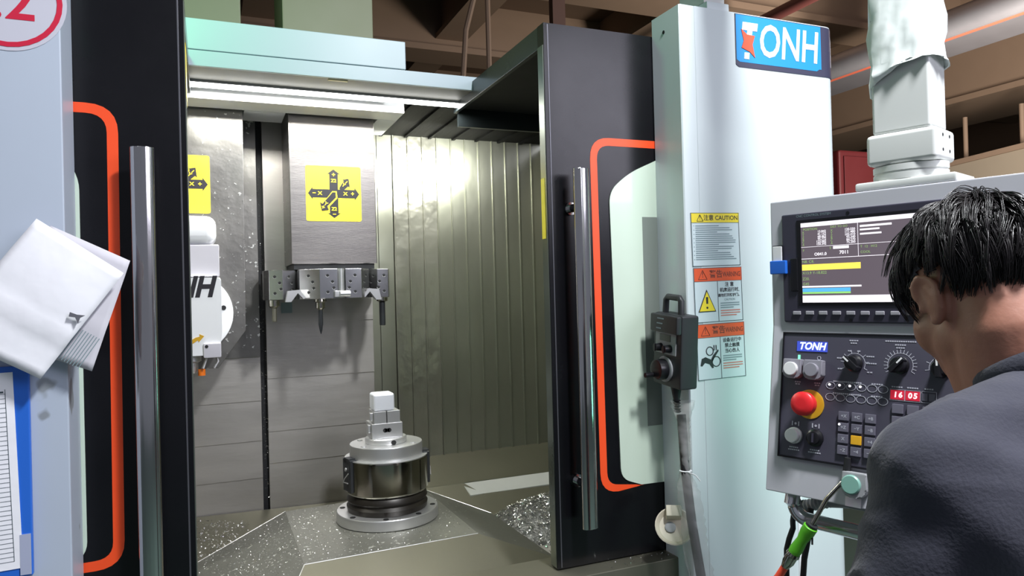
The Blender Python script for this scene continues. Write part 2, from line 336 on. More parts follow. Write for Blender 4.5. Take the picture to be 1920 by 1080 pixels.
# ================================================================== sliding doors
def rounded(pts, r, n=5):
    out = []
    for i, p in enumerate(pts):
        rr = r[i] if isinstance(r, (list, tuple)) else r
        if rr == 0: out.append(p); continue
        a = Vector(pts[i-1]); q = Vector(p); d = Vector(pts[(i+1) % len(pts)])
        u = (a-q).normalized(); v = (d-q).normalized(); k = rr
        s0 = q+u*k; s1 = q+v*k
        for j in range(n+1):
            tt = j/n; out.append(tuple(s0*(1-tt)**2+q*2*tt*(1-tt)+s1*tt**2))
    return out
def door(side, label):
    # side=+1: right door (free edge on its left at X=.828), -1: left door (free edge on its right at X=-.035)
    if side > 0: xe, m = .828, lambda x: x
    else: xe, m = -.035, lambda x: .793-x
    t = thing('sliding_door', label, 'door', (m(1.1), 1.72, .87), 0, 'sliding doors of the machine')
    fx = lambda a, b_: (min(m(a), m(b_)), max(m(a), m(b_)))
    x0, x1 = fx(.828, 1.45)
    o4 = [(m(.828), .872), (m(1.45), .872), (m(1.45), 2.308), (m(.828), 2.308)]; i4 = [(m(1.045), 1.09), (m(1.43), 1.09), (m(1.43), 1.86), (m(1.045), 1.86)]
    b = B(); vs = [(x, y, z) for y in (1.70, 1.737) for x, z in o4+i4]; fs = []
    for k in range(4):
        l = (k+1) % 4; fs += [(k, l, 4+l, 4+k), (8+k, 12+k, 12+l, 8+l), (k, 8+k, 8+l, l), (4+k, 4+l, 12+l, 12+k)]
    b.add(vs, fs); b.build('door_panel', black_paint, t, sharp=10)
    # folded edge, inner return and the roof part that runs rearwards
    xa, xb = fx(.828, .842)
    b = B(); b.box(xa, xb, 1.737, 2.455, 2.248, 2.308, .002)
    xa, xb = fx(.842, 1.45); b.box(xa, xb, 1.737, 2.455, 2.296, 2.308); b.box(xa, xb, 2.44, 2.455, 2.2, 2.3)
    b.build('roof_part', mat('door_return_paint%d' % side, c(44, 50, 52), .3, .3, var=.1, coat=.2), t)
    b = B(); xa, xb = fx(.85, 1.4); b.box(xa, xb, 1.8, 2.43, 2.262, 2.294); b.build('roof_liner', black_dark, t)
    xa, xb = fx(.826, .8285)
    B().box(xa, xb, 1.7035, 1.735, .875, 2.25).build('edge_strip', mat('edge_strip%d' % side, c(120, 126, 118), .3, .8, var=.2, scale=3), t)
    B().box(*fx(.8252, .8262), 1.712, 1.734, 1.74, 1.9).build('edge_label', yellow, t) if side > 0 else B().box(*fx(.8252, .8262), 1.705, 1.79, 2.04, 2.16).build('edge_label', yellow, t)
    # orange outline: a bent band
    pts = [(1.46, 2.014), (.957, 2.014), (.963, 1.052), (1.10, 1.052)]
    def band(off):
        a = [(1.46, 2.014-off), (.957+off, 2.014-off), (.963+off, 1.052+off), (1.46 if side < 0 else 1.10, 1.052+off*.6)]
        a = rounded(a, [0, .06-off, .055-off, 0], 6); return a
    o_, i_ = band(0), band(.021)
    if side > 0: o_[-1] = i_[-1] = (1.10, 1.060)
    b = B(); n = len(o_)
    vs = [(m(p[0]), 1.6992, p[1]) for p in o_]+[(m(p[0]), 1.6992, p[1]) for p in i_]+[(m(p[0]), 1.7005, p[1]) for p in o_]+[(m(p[0]), 1.7005, p[1]) for p in i_]
    fs = [(i, i+1, n+i+1, n+i) for i in range(n-1)]+[(i, 2*n+i, 2*n+i+1, i+1) for i in range(n-1)]+[(n+i, n+i+1, 3*n+i+1, 3*n+i) for i in range(n-1)]
    b.add(vs, fs); b.build('orange_outline', orange, t)
    # window pane
    if side > 0:
        wp = [(1.012, 1.868), (1.075, 1.92), (1.40, 2.06)] + [(1.40, 1.03), (1.19, 1.06), (1.09, 1.062), (1.026, 1.085)]
        wp = rounded(wp, [.035, .04, 0, 0, 0, 0, .03], 6)
    else:
        wp = rounded([(1.030, 1.868), (1.085, 1.93), (1.40, 2.06), (1.40, 1.03), (1.19, 1.06), (1.09, 1.062), (1.03, 1.085)], [.035, .04, 0, 0, 0, 0, .03], 6)
    B().prism([(m(x), z) for x, z in wp], 1.6965, 1.7005).build('window_pane', window_pane_m, t)
    # handle bar with two stand-offs
    B().box(*fx(.838, .8415), 1.6988, 1.7005, .875, 2.305, .0006).build('edge_highlight', mat('edge_highlight%d' % side, c(92, 92, 98), .3, .5), t)  # thin grey strip drawn as a highlight line along the door's free edge
    hx = .898 if side > 0 else -.117
    def stad(w, d, n=8): return [(w*.5*math.cos(2*math.pi*i/20), d*.5*math.sin(2*math.pi*i/20)) for i in range(20)]
    h = B().prism([(hx+x, 1.645+y) for x, y in stad(.045, .026)], .985 if side > 0 else .985, 1.917, 'z', bev=.0015).build('handle', chrome, t)
    for z in (1.818, 1.098):
        b = B(); b.cyl((hx-.006, 1.701, z), (hx-.006, 1.652, z), .011, 18); b.cyl((hx-.006, 1.700, z), (hx-.006, 1.692, z), .017, 20); b.build('stand_off', chrome, h)
    return t
dR = door(1, 'black sliding door with orange outline and pale window, beside the white pillar')
dL = door(-1, 'black sliding door beside the pale blue pillar with papers')
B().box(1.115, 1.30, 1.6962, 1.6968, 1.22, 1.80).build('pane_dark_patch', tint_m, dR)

# ================================================================== machine sill
t = thing('machine_sill', 'steel sill ledge with chips under the door opening', 'ledge', (.5, 1.6, .8))
B().box(-.3, 1.205, 1.64, 1.80, .80, .868, .003).build('ledge_top', steel_dull, t)
B().box(-.3, 1.205, 1.645, 1.66, .3, .80).build('ledge_front', mat('brown_steel', c(120, 104, 100), .4, .8, var=.1), t)

# ================================================================== header with strip light
t = thing('machine_header', 'pale header box lit green at its left end, over the door opening', 'machine header', (.2, 2.4, 2.3))
B().box(-1.0, .603, 2.25, 2.75, 2.324, 2.414, .003).build('header_box', header_paint, t)
B().box(-1.0, 1.3, 2.25, 2.262, 2.277, 2.322, .001).build('header_lip', header_paint, t)
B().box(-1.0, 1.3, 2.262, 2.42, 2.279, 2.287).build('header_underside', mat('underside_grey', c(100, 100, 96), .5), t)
B().box(.36, .42, 2.27, 2.282, 2.2755, 2.279).build('small_label', mat('cream_label', c(222, 216, 178), .5), t)
for a, b_ in ((-.6, .13), (.27, .60)):
    B().box(a, b_, 2.70, 3.0, 2.4, 3.6, .005).build('tower_cover', tower_dimmed_paint, t)
t = thing('strip_light', 'thin white strip light under the header', 'light', (.1, 2.41, 2.27))
B().box(-.62, .83, 2.395, 2.42, 2.264, 2.279).build('housing', grey_pl, t); B().box(-.62, .828, 2.3945, 2.418, 2.260, 2.270).build('diffuser', led, t)

# carriage plate that carries the two rams
t = thing('carriage_plate', 'white plate behind the strip light, notched round the rams', 'plate', (.1, 2.6, 2.25))
b = B(); b.box(-.62, .652, 2.47, 2.585, 2.240, 2.276, .002); b.build('plate_front', white_cast, t)
b = B(); b.box(.128, .262, 2.586, 2.734, 2.240, 2.276); b.build('plate_tongue', white_cast, t)
b = B(); b.box(.582, .652, 2.586, 2.837, 2.240, 2.276); b.build('plate_tongue', white_cast, t)

# ================================================================== rams
def axis_sign(parent, x0, x1, z0, z1, y):
    S = x1-x0; cx, cz = (x0+x1)/2, (z0+z1)/2
    pl = B().prism(rounded([(x0, z0), (x1, z0), (x1, z1), (x0, z1)], .008, 4), y-.0015, y).build('axis_sign', yellow, parent)
    def poly(b, pts, yy): b.prism([(cx+(p[0]-.5)*S, cz-(p[1]-.5)*S) for p in pts], yy-.0004, yy)
    b = B(); w = .078; h = .118
    poly(b, [(.5-w, .5-w), (.5-w, .14), (.5-h, .14), (.5, .05), (.5+h, .14), (.5+w, .14), (.5+w, .5-w), (.88, .5-w), (.88, .5-h), (.965, .5), (.88, .5+h), (.88, .5+w), (.5+w, .5+w), (.5+w, .86), (.5+h, .86), (.5, .95), (.5-h, .86), (.5-w, .86), (.5-w, .5+w), (.12, .5+w), (.12, .5+h), (.035, .5), (.12, .5-h), (.12, .5-w)], y-.0016)
    poly(b, [(.605, .42), (.605, .385), (.685, .26), (.665, .235), (.775, .215), (.795, .385), (.765, .36), (.69, .425)], y-.0016)
    b.build('arrow_cross', ink, pl)
    b = B(); poly(b, [(.47, .455), (.55, .455), (.565, .58), (.385, .77), (.285, .70)], y-.0021); b.build('arrow_outline', yellow, pl)
    b = B(); poly(b, [(.475, .475), (.53, .475), (.535, .57), (.375, .735), (.40, .80), (.275, .82), (.245, .655), (.29, .69)], y-.0026); b.build('arrow_front', ink, pl)
    b = B()
    def tx(s, u, v, size, sx=1, rot=0): b.text(s, size*S, Matrix.Translation((cx+(u-.5)*S, y-.0034, cz-(v-.5)*S)) @ Matrix.Rotation(rot, 4, 'Y') @ Matrix.Rotation(R(90), 4, 'X'), 0, .0005, sx=sx)
    tx('+', .5, .155, .115); tx('Z2', .5, .265, .085, 1.0); tx('\u2212', .145, .5, .11); tx('X', .25, .5, .085, 1.2); tx('X', .71, .5, .085, 1.2); tx('+', .84, .5, .11)
    tx('Z2', .5, .785, .085, 1.0); tx('\u2212', .5, .885, .11); tx('Y', .68, .34, .09, 1, R(35)); tx('\u2212', .735, .29, .11, 1, R(-45)); tx('Y', .35, .69, .09, 1, R(35)); tx('+', .30, .755, .11, 1, R(30))
    b.build('axis_lettering', yellow, pl)
t = thing('spindle_ram', 'square steel ram with full yellow axis sign above the tool magazine', 'spindle ram', (.42, 2.7, 1.72), 0, 'steel rams with yellow axis signs')
B().box(.271, .571, 2.60, 2.838, 1.719, 2.30, .003).build('ram_cover', steel, t)
b = B(); b.box(.28, .562, 2.61, 2.83, 1.70, 1.719); b.build('ram_seal', rubber, t)
axis_sign(t, .325, .518, 1.870, 2.066, 2.60)
t = thing('spindle_ram', 'chip-speckled steel ram behind the white milling head, half hidden by the door', 'spindle ram', (-.1, 2.7, 1.4), 0, 'steel rams with yellow axis signs')
B().prism([(-.5, 2.30), (.124, 2.30), (.117, 1.495), (.029, 1.374), (-.5, 1.374)], 2.60, 2.70, bev=.002).build('ram_cover', steel_speck, t)
axis_sign(t, -.177, .016, 1.890, 2.083, 2.60)

# way covers behind the rams
t = thing('way_cover', 'stepped steel way cover below the square ram', 'way cover', (.4, 2.87, .8), 0, 'stepped steel way covers')
for i, (z0, z1) in enumerate(((.80, .98), (.98, 1.10), (1.10, 1.30), (1.30, 1.508), (1.508, 2.3))):
    b = B(); b.box(.2, .604, 2.866-i*.004, 2.90, z0, z1, .001); b.build('cover_plate', steel_h, t)
q = B(); q.box(.255, .295, 2.8445, 2.8455, 1.545, 1.585); q.build('type_plate', lab_soft, t)
t = thing('way_cover', 'dark stepped steel way cover below the milling head', 'way cover', (-.2, 2.87, .8), 0, 'stepped steel way covers')
for i, (z0, z1) in enumerate(((.78, .93), (.93, 1.07), (1.07, 1.22), (1.22, 1.385), (1.385, 2.3))):
    b = B(); b.box(-.6, .177, 2.868-i*.004-(.008 if i == 4 else 0), 2.90, z0, z1, .001); b.build('cover_plate', steel_h if i < 4 else steel_speck, t)
B().box(.15, .23, 2.885, 2.91, .78, 2.3).build('seam_strip', rubber, bpy.data.objects['way_cover'])

# ================================================================== chamber: slatted rear wall, roof, trough
t = thing('rear_splash_wall', 'ribbed bright steel wall of vertical slats inside the chamber', 'splash wall', (1.05, 3.1, .9))
xs = [.604, .689, .756] + [.756+.0665*i for i in range(1, 13)]
for i in range(len(xs)-1):
    b = B(); x0, x1 = xs[i], xs[i+1]
    if i < 2: b.box(x0, x1-.002, 3.098, 3.11, .88, 2.33, .001)
    else: b.prism([(x0, 3.112), (x0, 3.096), (x0+.002, 3.0925), (x0+.006, 3.0925), (x0+.009, 3.0985), (x1, 3.0985), (x1, 3.112)], .88, 2.33, 'z')
    b.build('slat', steel_ripple if 1 < i < 5 else steel_wavy, t)
t = thing('chamber_roof', 'dark roof panel above the ribbed steel wall', 'roof panel', (1.0, 2.8, 2.3))
B().box(.655, 1.5, 2.456, 3.12, 2.302, 2.315).build('roof_sheet', dark_roof, t)
b = B()
for i in range(7): b.box(.70+i*.11, .712+i*.11, 2.5, 3.09, 2.293, 2.302)
b.build('roof_rib', dark_roof, t)
tag(B().box(1.5, 1.52, 1.75, 3.12, .6, 2.29).build('side_lining', steel_dull), 'plain steel side lining of the chamber behind the right door', 'lining')
tag(B().box(-.64, -.62, 1.75, 3.12, .6, 2.23).build('side_lining', steel_dull), 'plain steel side lining of the chamber behind the left door', 'lining')
t = thing('chip_trough', 'oily sloped chip trough with a bright ledge behind the table cover', 'trough', (1.1, 2.7, .6))
b = B(); b.add([(.604, 3.10, .885), (1.5, 3.10, .885), (1.5, 2.90, .798), (.604, 2.90, .802)], [(0, 1, 2, 3)]); b.build('rear_slope', steel_dull, t)
B().prism([(2.90, .798), (2.80, .773), (2.80, .765), (2.905, .790)], .975, 1.5, 'x').build('bright_ledge', mat('ledge_lit_steel', c(240, 240, 240), .4, .3), t)  # ledge steel made near white, its reflected light is in the colour
b = B(); b.add([(.604, 2.90, .80), (.98, 2.90, .80), (1.03, 2.80, .772), (1.5, 2.80, .766), (1.5, 2.72, .69), (.604, 2.66, .69)], [(0, 1, 2, 3, 4, 5)]); b.build('step_face', steel_dull, t)
b = B(); b.add([(-.6, 3.1, .69), (1.5, 3.1, .69), (1.5, 1.70, .69), (-.6, 1.70, .69)], [(0, 1, 2, 3)]); b.build('trough_floor', mat('trough_floor', c(200, 194, 190), .45, .4, var=.15, scale=8), t)
b = B(); b.add([(-.6, 2.86, .83), (.62, 2.86, .80), (.62, 2.66, .72), (-.6, 2.5, .70)], [(0, 1, 2, 3)]); b.build('rear_slope', steel_dull, t)

# ================================================================== table cover
A_, B_, C_, D_ = (.231, 2.077, .86), (.752, 2.099, .86), (.745, 2.661, .86), (.233, 2.625, .86)
t = thing('table_cover', 'oily steel hopper-shaped table cover under the round fixture', 'table cover', (.49, 2.36, .7))
b = B(); b.add([A_, B_, C_, D_, (.24, 2.09, .83), (.74, 2.11, .83), (.73, 2.65, .83), (.24, 2.61, .83)], [(0, 1, 2, 3), (0, 4, 5, 1), (1, 5, 6, 2), (2, 6, 7, 3), (3, 7, 4, 0)]); b.build('top_plate', cover_steel, t)
Dp, Cp, Cpp, Fr, Fl = (-.12, 2.50, .74), (.933, 2.455, .80), (.953, 1.969, .795), (.93, 1.82, .78), (.12, 1.82, .78)
b = B(); b.add([A_, D_, Dp, (-.12, 1.82, .74), Fl], [(0, 1, 2), (0, 2, 3), (0, 3, 4)]); b.build('left_slope', cover_steel, t)
b = B(); b.add([B_, C_, Cp, Cpp], [(0, 3, 2, 1)]); b.build('right_slope', cover_steel, t)
b = B(); b.add([A_, B_, Cpp, Fr, Fl], [(0, 4, 3, 2, 1)]); b.build('front_slope', steel_dull, t)
b = B(); b.add([Cp, Cpp, (.975, 1.969, .76), (.955, 2.47, .76)], [(0, 1, 2, 3)]); b.add([(.955, 2.47, .76), (.975, 1.969, .76), (.97, 1.969, .69), (.95, 2.47, .69)], [(0, 1, 2, 3)]); b.build('edge_flange', steel, t)
b = B(); b.add([C_, D_, (.233, 2.69, .74), (.80, 2.69, .74), Cp], [(0, 1, 2, 3, 4)]); b.add([D_, Dp, (-.12, 2.62, .70), (.233, 2.69, .74)], [(0, 1, 2, 3)]); b.build('rear_slope', steel_dull, t)
for pts in ([A_, B_], [A_, Fl], [D_, Dp], [C_, Cp]): B().tube(pts, .0016, 6).build('edge_bead', machined, t)

# ================================================================== rotary fixture, vise, workpiece
FX, FY = .541, 2.40
t = thing('rotary_fixture', 'round steel rotary fixture on the table cover', 'fixture', (FX, FY, .86))
T = lambda z=0: Matrix.Translation((FX, FY, z))
bs = B().lathe([(.166, .861), (.168, .863), (.168, .891), (.165, .895), (.12, .895)], T()).build('base_ring', machined, t)
b = B()
for a in (-150, -105, -62, -20, 20, 70, 160):
    b.cyl((FX+.15*math.cos(R(a)), FY+.15*math.sin(R(a)), .893), (FX+.15*math.cos(R(a)), FY+.15*math.sin(R(a)), .8965), .009, 14)
b.build('bolt_recess', black_dark, bs)
B().lathe([(.118, .894), (.131, .896), (.134, .912), (.126, .922), (.133, .932), (.130, .946), (.12, .955)], T()).build('bellows', bellows_m, t)
bd = B().lathe([(.125, .950), (.132, .955), (.136, .962), (.136, 1.062), (.133, 1.068), (.11, 1.068)], T(), 64).build('chuck_body', polished, t)
for a0, a1 in ((-122, -68), (-50, -12)):
    B().ring(.1375, .13, .098, Matrix.Translation((FX, FY, .963)), 10, a0, a1).build('cover_band', polished, bd)
B().lathe([(.1365, 1.066), (.137, 1.0675), (.1365, 1.069)], T(), 64).build('seam_ring', machined, t)
for a in (-168, -5):
    k = B(Matrix.Translation((FX, FY, 0)) @ Matrix.Rotation(R(a), 4, 'Z')); k.box(.118, .141, -.032, .032, .968, 1.072, .002); k.box(.139, .1425, -.024, .024, 1.01, 1.055); k.box(.1, .141, -.02, .02, 1.06, 1.076); cl = k.build('clamp_block', black_pl, t)
    k = B(Matrix.Translation((FX, FY, 0)) @ Matrix.Rotation(R(a), 4, 'Z')); k.tube([(.144, -.026, .992), (.148, 0, 1.012), (.144, .02, 1.03)], .0016, 6); k.tube([(.144, -.022, .995), (.146, .02, .999)], .0018, 6); k.cyl((.141, .0, 1.04), (.146, .0, 1.04), .006); k.build('clamp_wire', machined, cl)
B().lathe([(.10, 1.068), (.1195, 1.0685), (.1205, 1.071), (.1205, 1.108), (.119, 1.111), (.05, 1.111)], T(), 64).build('fixture_disc', machined, t)
for a in (-150, -40, 40, 140):
    B().cyl((FX+.098*math.cos(R(a)), FY+.098*math.sin(R(a)), 1.110), (FX+.098*math.cos(R(a)), FY+.098*math.sin(R(a)), 1.1145), .009, 14).build('disc_screw', machined, t)
B().lathe([(.05, 1.111), (.068, 1.1115), (.069, 1.114), (.069, 1.127), (.066, 1.130), (.03, 1.130)], T(), 48).build('locating_ring', machined, t)
B().cyl((FX+.01, FY-.066, 1.119), (FX+.01, FY-.0715, 1.119), .008).build('ring_plug', black_dark, t)
t = thing('vise', 'small two-tier machine vise on top of the round fixture', 'vise', (FX, FY, 1.130))
bb = B().box(FX-.055, FX+.047, FY-.045, FY+.05, 1.1305, 1.180, .0015).build('vise_base', machined, t)
k = B(); k.cyl((FX-.012, FY-.0452, 1.157), (FX-.012, FY-.046, 1.157), .007); k.cyl((FX+.002, FY-.0452, 1.157), (FX+.002, FY-.046, 1.157), .007); k.box(FX-.012, FX+.002, FY-.046, FY-.0452, 1.151, 1.163); k.build('slot', black_dark, bb)
B().box(FX-.065, FX-.055, FY-.03, FY-.01, 1.15, 1.176, .002).build('side_lug', machined, t)
B().box(FX-.046, FX-.006, FY-.042, FY+.045, 1.1805, 1.219, .001).build('jaw', machined, t); B().box(FX-.003, FX+.040, FY-.042, FY+.045, 1.1805, 1.219, .001).build('jaw', machined, t)
B().box(FX-.058, FX-.046, FY-.03, FY-.012, 1.19, 1.215, .002).build('side_lug', machined, t)
o = B().box(FX-.046, FX+.025, FY-.036, FY+.034, 1.2195, 1.277, .008, seg=3).build('workpiece', alu); tag(o, 'pale aluminium workpiece block clamped in the vise jaws', 'workpiece')

# ================================================================== tool magazine and tools
t = thing('tool_magazine', 'ring of drilled steel tool grippers under the square ram', 'tool magazine', (.39, 2.7, 1.6))
B().lathe([(.15, 1.63), (.215, 1.632), (.215, 1.690), (.15, 1.695)], Matrix.Translation((.395, 2.765, 0)), 40, .8).build('magazine_hub', black_dark, t)
FG = {'a': ([(.178, 2.60), (.192, 2.56), (.236, 2.545), (.284, 2.60), (.284, 2.66), (.178, 2.66)], [((.214, 2.5525), (-.3, -1)), ((.26, 2.572), (.75, -.66))]),
      'b': ([(.288, 2.53), (.348, 2.478), (.408, 2.478), (.408, 2.60), (.288, 2.60)], [((.318, 2.504), (-.65, -.76)), ((.378, 2.478), (0, -1))]),
      'c': ([(.434, 2.478), (.489, 2.478), (.527, 2.54), (.527, 2.60), (.434, 2.60)], [((.462, 2.478), (0, -1)), ((.508, 2.509), (.85, -.52))]),
      'd': ([(.537, 2.60), (.557, 2.545), (.597, 2.545), (.606, 2.57), (.606, 2.66), (.537, 2.66)], [((.577, 2.545), (0, -1)), ((.547, 2.5725), (-.94, -.34))])}
proto = B().lathe([(.0052, -.001), (.0052, .0006), (.003, .0007)], None, 12).build('bolt_hole', black_dark)
ring_p = B().ring(.0062, .0048, .001, Matrix.Identity(4), 8, 180, 330).build('hole_glint', machined)  # part-ring of bright metal, stands in for the glint at each hole
first = True
for k_, (pl, facets) in FG.items():
    f_ = B().prism(pl, 1.596, 1.697, 'z', bev=.0015).build('gripper_finger', gripper_m, t)
    for (cx, cy), nn in facets:
        nn = Vector((nn[0], nn[1], 0)).normalized(); tt = Vector((-nn.y, nn.x, 0)); mir = -1 if k_ in 'cd' else 1
        for du, z in ((-.004, 1.674), (.012, 1.653), (-.004, 1.618), (.016, 1.632)):
            Mx = Matrix.Translation(Vector((cx, cy, z))+tt*(du*mir)+nn*.0003) @ nn.to_track_quat('Z', 'Y').to_matrix().to_4x4()
            for pr in (proto, ring_p):
                o = pr.copy(); col.objects.link(o); o.parent = f_; o.matrix_parent_inverse = wm(f_).inverted(); o.matrix_basis = Mx
bpy.data.objects.remove(proto); bpy.data.objects.remove(ring_p)
B().cyl((.421, 2.495, 1.597), (.421, 2.495, 1.698), .0125, 16).build('pivot_pin', machined, t)
b = B(); b.cyl((.432, 2.47, 1.612), (.432, 2.47, 1.60), .014, 6); b.box(.395, .425, 2.462, 2.475, 1.600, 1.622, .002); b.cyl((.412, 2.46, 1.611), (.445, 2.46, 1.611), .011, 10); b.build('clamp_nut', machined, t)
for x, s_ in ((.275, 1), (.525, -1)):
    b = B(); b.prism([(x-.028*s_, 1.625), (x+.01*s_, 1.628), (x+.03*s_, 1.60), (x+.022*s_, 1.597), (x+.004*s_, 1.617), (x-.018*s_, 1.588), (x-.036*s_, 1.588)], 2.50, 2.53); b.build('spring_clip', machined, t)
def tool(x, y, zt, parts_, lab):
    q = thing('cutting_tool', lab, 'tool', (x, y, zt), 0, 'tools in the magazine')
    for nm, prof, m in parts_: B().lathe(prof, Matrix.Translation((x, y, zt)), 20).build(nm, m, q)
tool(.350, 2.49, 1.595, [('tool_holder', [(.02, 0), (.021, -.008), (.015, -.012), (.015, -.03), (.009, -.036)], polished), ('drill', [(.0075, -.034), (.0075, -.085), (.0045, -.105), (.001, -.118)], black_pl)], 'pointed dark drill hanging in the middle of the tool magazine')
tool(.208, 2.57, 1.595, [('tool_holder', [(.018, 0), (.018, -.02), (.012, -.026)], polished), ('cutter', [(.008, -.024), (.008, -.07), (.006, -.074)], steel_dull)], 'short grey cutter hanging at the left end of the tool magazine')
tool(.577, 2.565, 1.595, [('tool_holder', [(.02, 0), (.02, -.012), (.012, -.016)], polished), ('cutter', [(.0105, -.014), (.0105, -.098), (.009, -.1)], black_pl)], 'thick dark end mill hanging at the right end of the tool magazine')

# ================================================================== milling head
t = thing('milling_head', 'white milling head with black lettering, half behind the left door', 'milling head', (-.1, 2.5, 1.4))
B().box(-.26, .030, 2.45, 2.59, 1.775, 1.868, .03, seg=4).build('head_cap', white_cast, t)
B().box(-.27, .037, 2.452, 2.595, 1.675, 1.776, .004).build('head_collar', cast_grey, t)
B().prism(rounded([(-.27, 1.43), (.030, 1.43), (.040, 1.50), (.040, 1.672), (-.27, 1.672)], [.03, .02, .01, .01, .03], 4), 2.43, 2.595, bev=.003).build('head_body', white_cast, t)
B().text('TONH', .088, front(.017, 2.4295, 1.640), .28, .0035, 'RIGHT', sx=.85).build('brand_lettering', ink, t)
fl = B().lathe([(.128, 0), (.130, .004), (.130, .03), (.11, .034)], Matrix.Translation((-.052, 2.60, 1.558)) @ Matrix.Rotation(R(90), 4, 'X'), 48).build('swivel_flange', white_cast, t)
B().cyl((.048, 2.568, 1.575), (.048, 2.563, 1.575), .008).build('flange_bolt', black_dark, fl)
B().prism([(-.062, 1.468), (-.045, 1.468), (-.03, 1.478), (-.028, 1.472), (-.012, 1.49), (-.026, 1.497), (-.025, 1.489), (-.036, 1.487), (-.048, 1.48), (-.062, 1.48)], 2.4288, 2.4298).build('arrow_mark', yel_ring, t)
B().box(-.015, .036, 2.421, 2.50, 1.422, 1.468, .004).build('nozzle_block', cast_grey, t); B().cyl((-.006, 2.4215, 1.458), (-.006, 2.4195, 1.458), .005).build('block_screw', black_dark, t)
b = B(); b.tube([(-.005, 2.46, 1.425), (-.012, 2.455, 1.405), (-.018, 2.45, 1.388)], .004, 8); b.tube([(.022, 2.46, 1.425), (.026, 2.455, 1.408), (.014, 2.45, 1.388)], .004, 8); b.build('coolant_nozzle', machined, t)
B().lathe([(.028, 1.431), (.028, 1.41), (.018, 1.405), (.018, 1.38), (.013, 1.372)], Matrix.Translation((-.05, 2.49, 0)), 20).build('spindle_nose', machined, t); B().cyl((-.022, 2.47, 1.385), (-.022, 2.47, 1.365), .011, 14).build('orange_nozzle', brass, t)

# ================================================================== right pillar
t = thing('machine_pillar', 'white pillar with blue brand plate and warning labels', 'pillar', (1.4, 1.65, 0))
sec = [(1.164, 1.696), (1.164, 1.573), (1.167, 1.57), (1.212, 1.57), (1.213, 1.569)] + arc(1.678, 1.609, .04, -90, 0, 7) + [(1.718, 1.696)]
B().prism(sec, 0, 2.352, 'z').build('pillar_cover', pale_grey, t)
B().cyl((1.1645, 1.64, 2.30), (1.1625, 1.64, 2.30), .005, 12).build('screw', black_dark, t)
b = B(); b.box(1.26, 1.335, 1.575, 1.72, 2.353, 2.375, .003); b.build('boom_foot', pale_grey, t)
b = B(); b.cyl((1.3, 1.6, 2.375), (1.3, 1.6, 2.379), .006, 8); b.cyl((1.32, 1.6, 2.375), (1.32, 1.6, 2.379), .006, 8); b.build('foot_bolt', black_dark, t)
# brand plate (wraps round the rounded corner)
def wrap(x):   # arc length along the front and round the corner -> (X, Y, angle)
    if x <= 1.678: return x, 1.569, 0
    a = min((x-1.678)/.04, math.pi/2); ex = max(0, x-1.678-.04*math.pi/2)
    return 1.678+.04*math.sin(a), 1.609-.04*math.cos(a)+ex, a
def wrapped(b, poly_rows, off, th):
    # poly_rows: rows of (x, zlow, zhigh): strip bent round the corner
    vs = []
    for x, z0, z1 in poly_rows:
        X, Y, a = wrap(x); nx, ny = math.sin(a), -math.cos(a)
        for o_ in (off, off+th):
            for z in (z0, z1): vs.append((X+nx*o_, Y+ny*o_, z))
    fs = []
    for i in range(len(poly_rows)-1):
        p, q = i*4, i*4+4; fs += [(p+2, p+3, q+3, q+2), (p+1, p, q, q+1), (p+3, p+1, q+1, q+3), (p, p+2, q+2, q)]
    k = (len(poly_rows)-1)*4; fs += [(0, 1, 3, 2), (k, k+2, k+3, k+1)]
    b.add(vs, fs)
xs_ = [1.347+.01*i for i in range(46)]
def top(x): return 2.349 if x < 1.655 else 2.349-.02*((x-1.655)/.13)**2
b = B(); wrapped(b, [(x, 2.203+(.006 if i == 0 else 0), top(x)) for i, x in enumerate(xs_)], .0002, .0018); bp_ = b.build('brand_plate', brand_edge, t)
xb_ = [1.349+.01*i for i in range(31)]+[1.653, 1.657]
b = B(); wrapped(b, [(x, 2.217+(.006 if x > 1.645 or i == 0 else 0), min(top(x), 2.347)) for i, x in enumerate(xb_)], .002, .0006); b.build('blue_field', brand_blue, bp_)
b = B(); b.text('ONH', .128, front(1.535, 1.5655, 2.279), .12, .0022, 'CENTER', sx=.74)
b.prism([(1.372, 2.328), (1.425, 2.328), (1.421, 2.306), (1.405, 2.306), (1.402, 2.29), (1.384, 2.29), (1.388, 2.306), (1.369, 2.306)], 1.5650, 1.5665)
b.prism([(1.376, 2.244), (1.393, 2.244), (1.391, 2.226), (1.374, 2.226)], 1.5650, 1.5665); b.build('brand_lettering', white_ink, bp_)
B().prism([(1.366, 2.308), (1.386, 2.294), (1.413, 2.293), (1.404, 2.268), (1.412, 2.232), (1.394, 2.247), (1.366, 2.256), (1.374, 2.276)], 1.5646, 1.5662).build('star_mark', red_orange, bp_)
gv, gf = text_mesh('\u540c', .10, 0, .001); gw = []
for x, y, z in gv: X_, Y_, a_ = wrap(1.722+x*.55); gw.append((X_+.0023*math.sin(a_), Y_-.0023*math.cos(a_), 2.266+y-.22*x))
b = B(); b.add(gw, gf); b.build('brand_glyph', white_ink, bp_)

